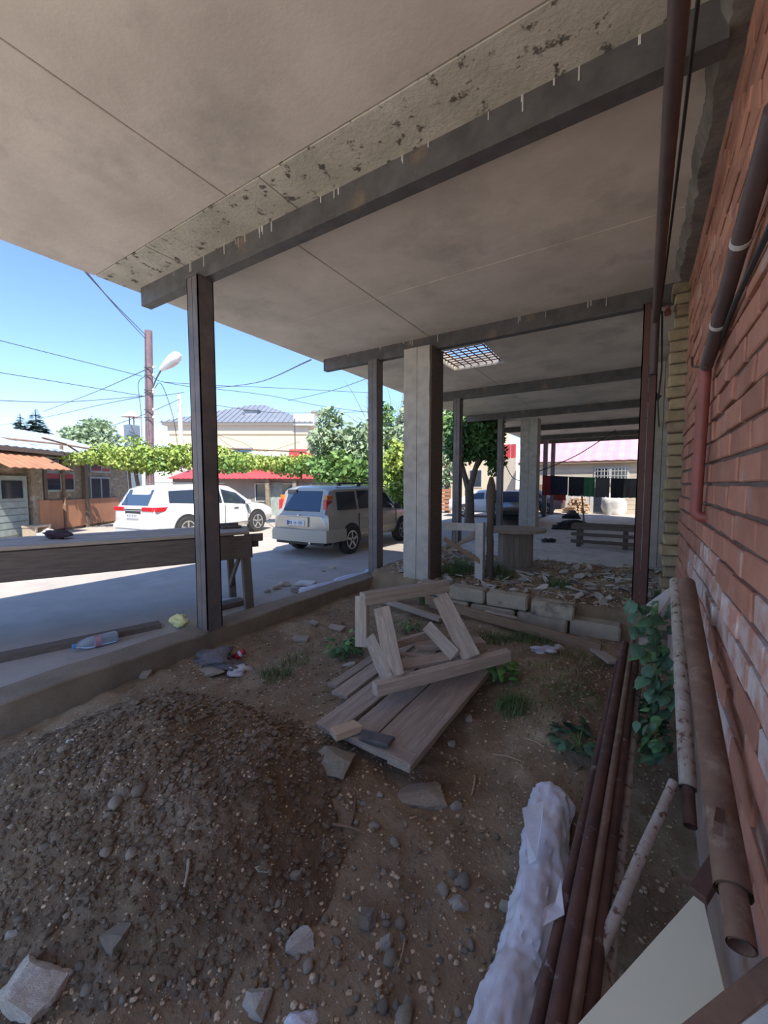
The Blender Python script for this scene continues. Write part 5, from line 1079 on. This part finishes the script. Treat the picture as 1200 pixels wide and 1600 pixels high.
def grass(label, px, py, cnt, r, h, seed, mt=grassm):
    rr = random.Random(seed); m = MB(); p = GT(px, py)
    for k in range(cnt):
        a = rr.uniform(0, 6.28); d = r*rr.random()**.55; x, y = p.x+d*math.cos(a), p.y+d*math.sin(a); z = HT(x, y)-.01; hh = h*rr.uniform(.4, 1.2)*(1.1-.5*d/r); b_ = rr.uniform(0, 6.28); e = V((math.cos(b_), math.sin(b_), 0)); s_ = V((-e.y, e.x, 0))*.004
        q0 = V((x, y, z)); q1 = q0+e*hh*.25+V((0, 0, hh*.7)); q2 = q0+e*hh*.7+V((0, 0, hh*.95)); m.add([q0-s_, q0+s_, q1+s_*.8, q1-s_*.8, q2], [(0, 1, 2, 3), (3, 2, 4)])
    tag(m.build('grass_tuft', mt, fix=False), label, 'grass', kind='stuff')
for i, (px, py, c_, r, h, lab) in enumerate([(800, 1105, 260, .14, .14, 'grass tuft right of the plank door'), (830, 1000, 420, .28, .12, 'grass patch along the foot of the hump behind the trestle'), (775, 1000, 240, .2, .12, 'grass patch between trestle and long plank'), (905, 1085, 160, .2, .06, 'sparse grass on the near slope of the hump'), (430, 1058, 150, .16, .14, 'grass tuft on the soil beside the heap'), (460, 1035, 120, .18, .10, 'thin grass near the foot of the kerb'),
    (715, 897, 520, .3, .34, 'tall grass tuft beside the concrete pillar base'), (778, 900, 520, .28, .26, 'tall grass tuft in front of the cable drum'), (872, 918, 260, .2, .18, 'grass tuft among the slate shards'), (840, 1085, 200, .3, .06, 'dry grass over the middle of the hump'), (1035, 945, 200, .12, .3, 'grass and dry stalks by the leaning white sheet'), (668, 940, 160, .14, .2, 'grass tuft behind the trestle top rail')]): grass(lab, px, py, c_, r, h, 500+i)
dryg = mat('dry_grass_blade', (.34, .29, .13), (.24, .24, .09), 6, .8)
for i, (px, py, c_, r, h, lab) in enumerate([(860, 1045, 500, .42, .07, 'tan dry grass covering the top of the hump'), (900, 1030, 300, .3, .09, 'straw-coloured grass on the far side of the hump'), (840, 1110, 260, .3, .05, 'thin dry grass low on the near slope of the hump')]): grass(lab, px, py, c_, r, h, 700+i, dryg)
# climbing weed over the white sheet and pipes
cv = thing('climbing_weed', 'climbing heart-leaved weed draped over the leaning white sheet by the wall', 'climbing plant', D(1030, 1190, 2.6)); rr = random.Random(9)
for k in range(150):
    f = rr.random(); px = 1028+rr.gauss(0, 16)*(1-.2*f)+(-8 if f < .3 else 0); py = 935+f*245; dep = 3.15-.75*f+rr.uniform(-.15, .1); p = D(min(px, 1052), py, dep)-cv.location
    inst('leaf', LMs['i' if rr.random() < .75 else 'w'], cv, p, (rr.gauss(.3, .5), rr.gauss(.6, .4), -2.2+rr.gauss(0, .6)), (rr.uniform(.055, .125),)*3)
for k in range(2):
    xs = [1020+8*k, 1016+9*k, 1022+7*k, 1018+8*k]; MB().tube([D(min(xs[0], 1050), 940, 3.15), D(min(xs[1], 1050), 1020, 2.9), D(min(xs[2], 1050), 1100, 2.65), D(min(xs[3], 1050), 1185, 2.45)], .005, 5).build('stem', leafm, cv)
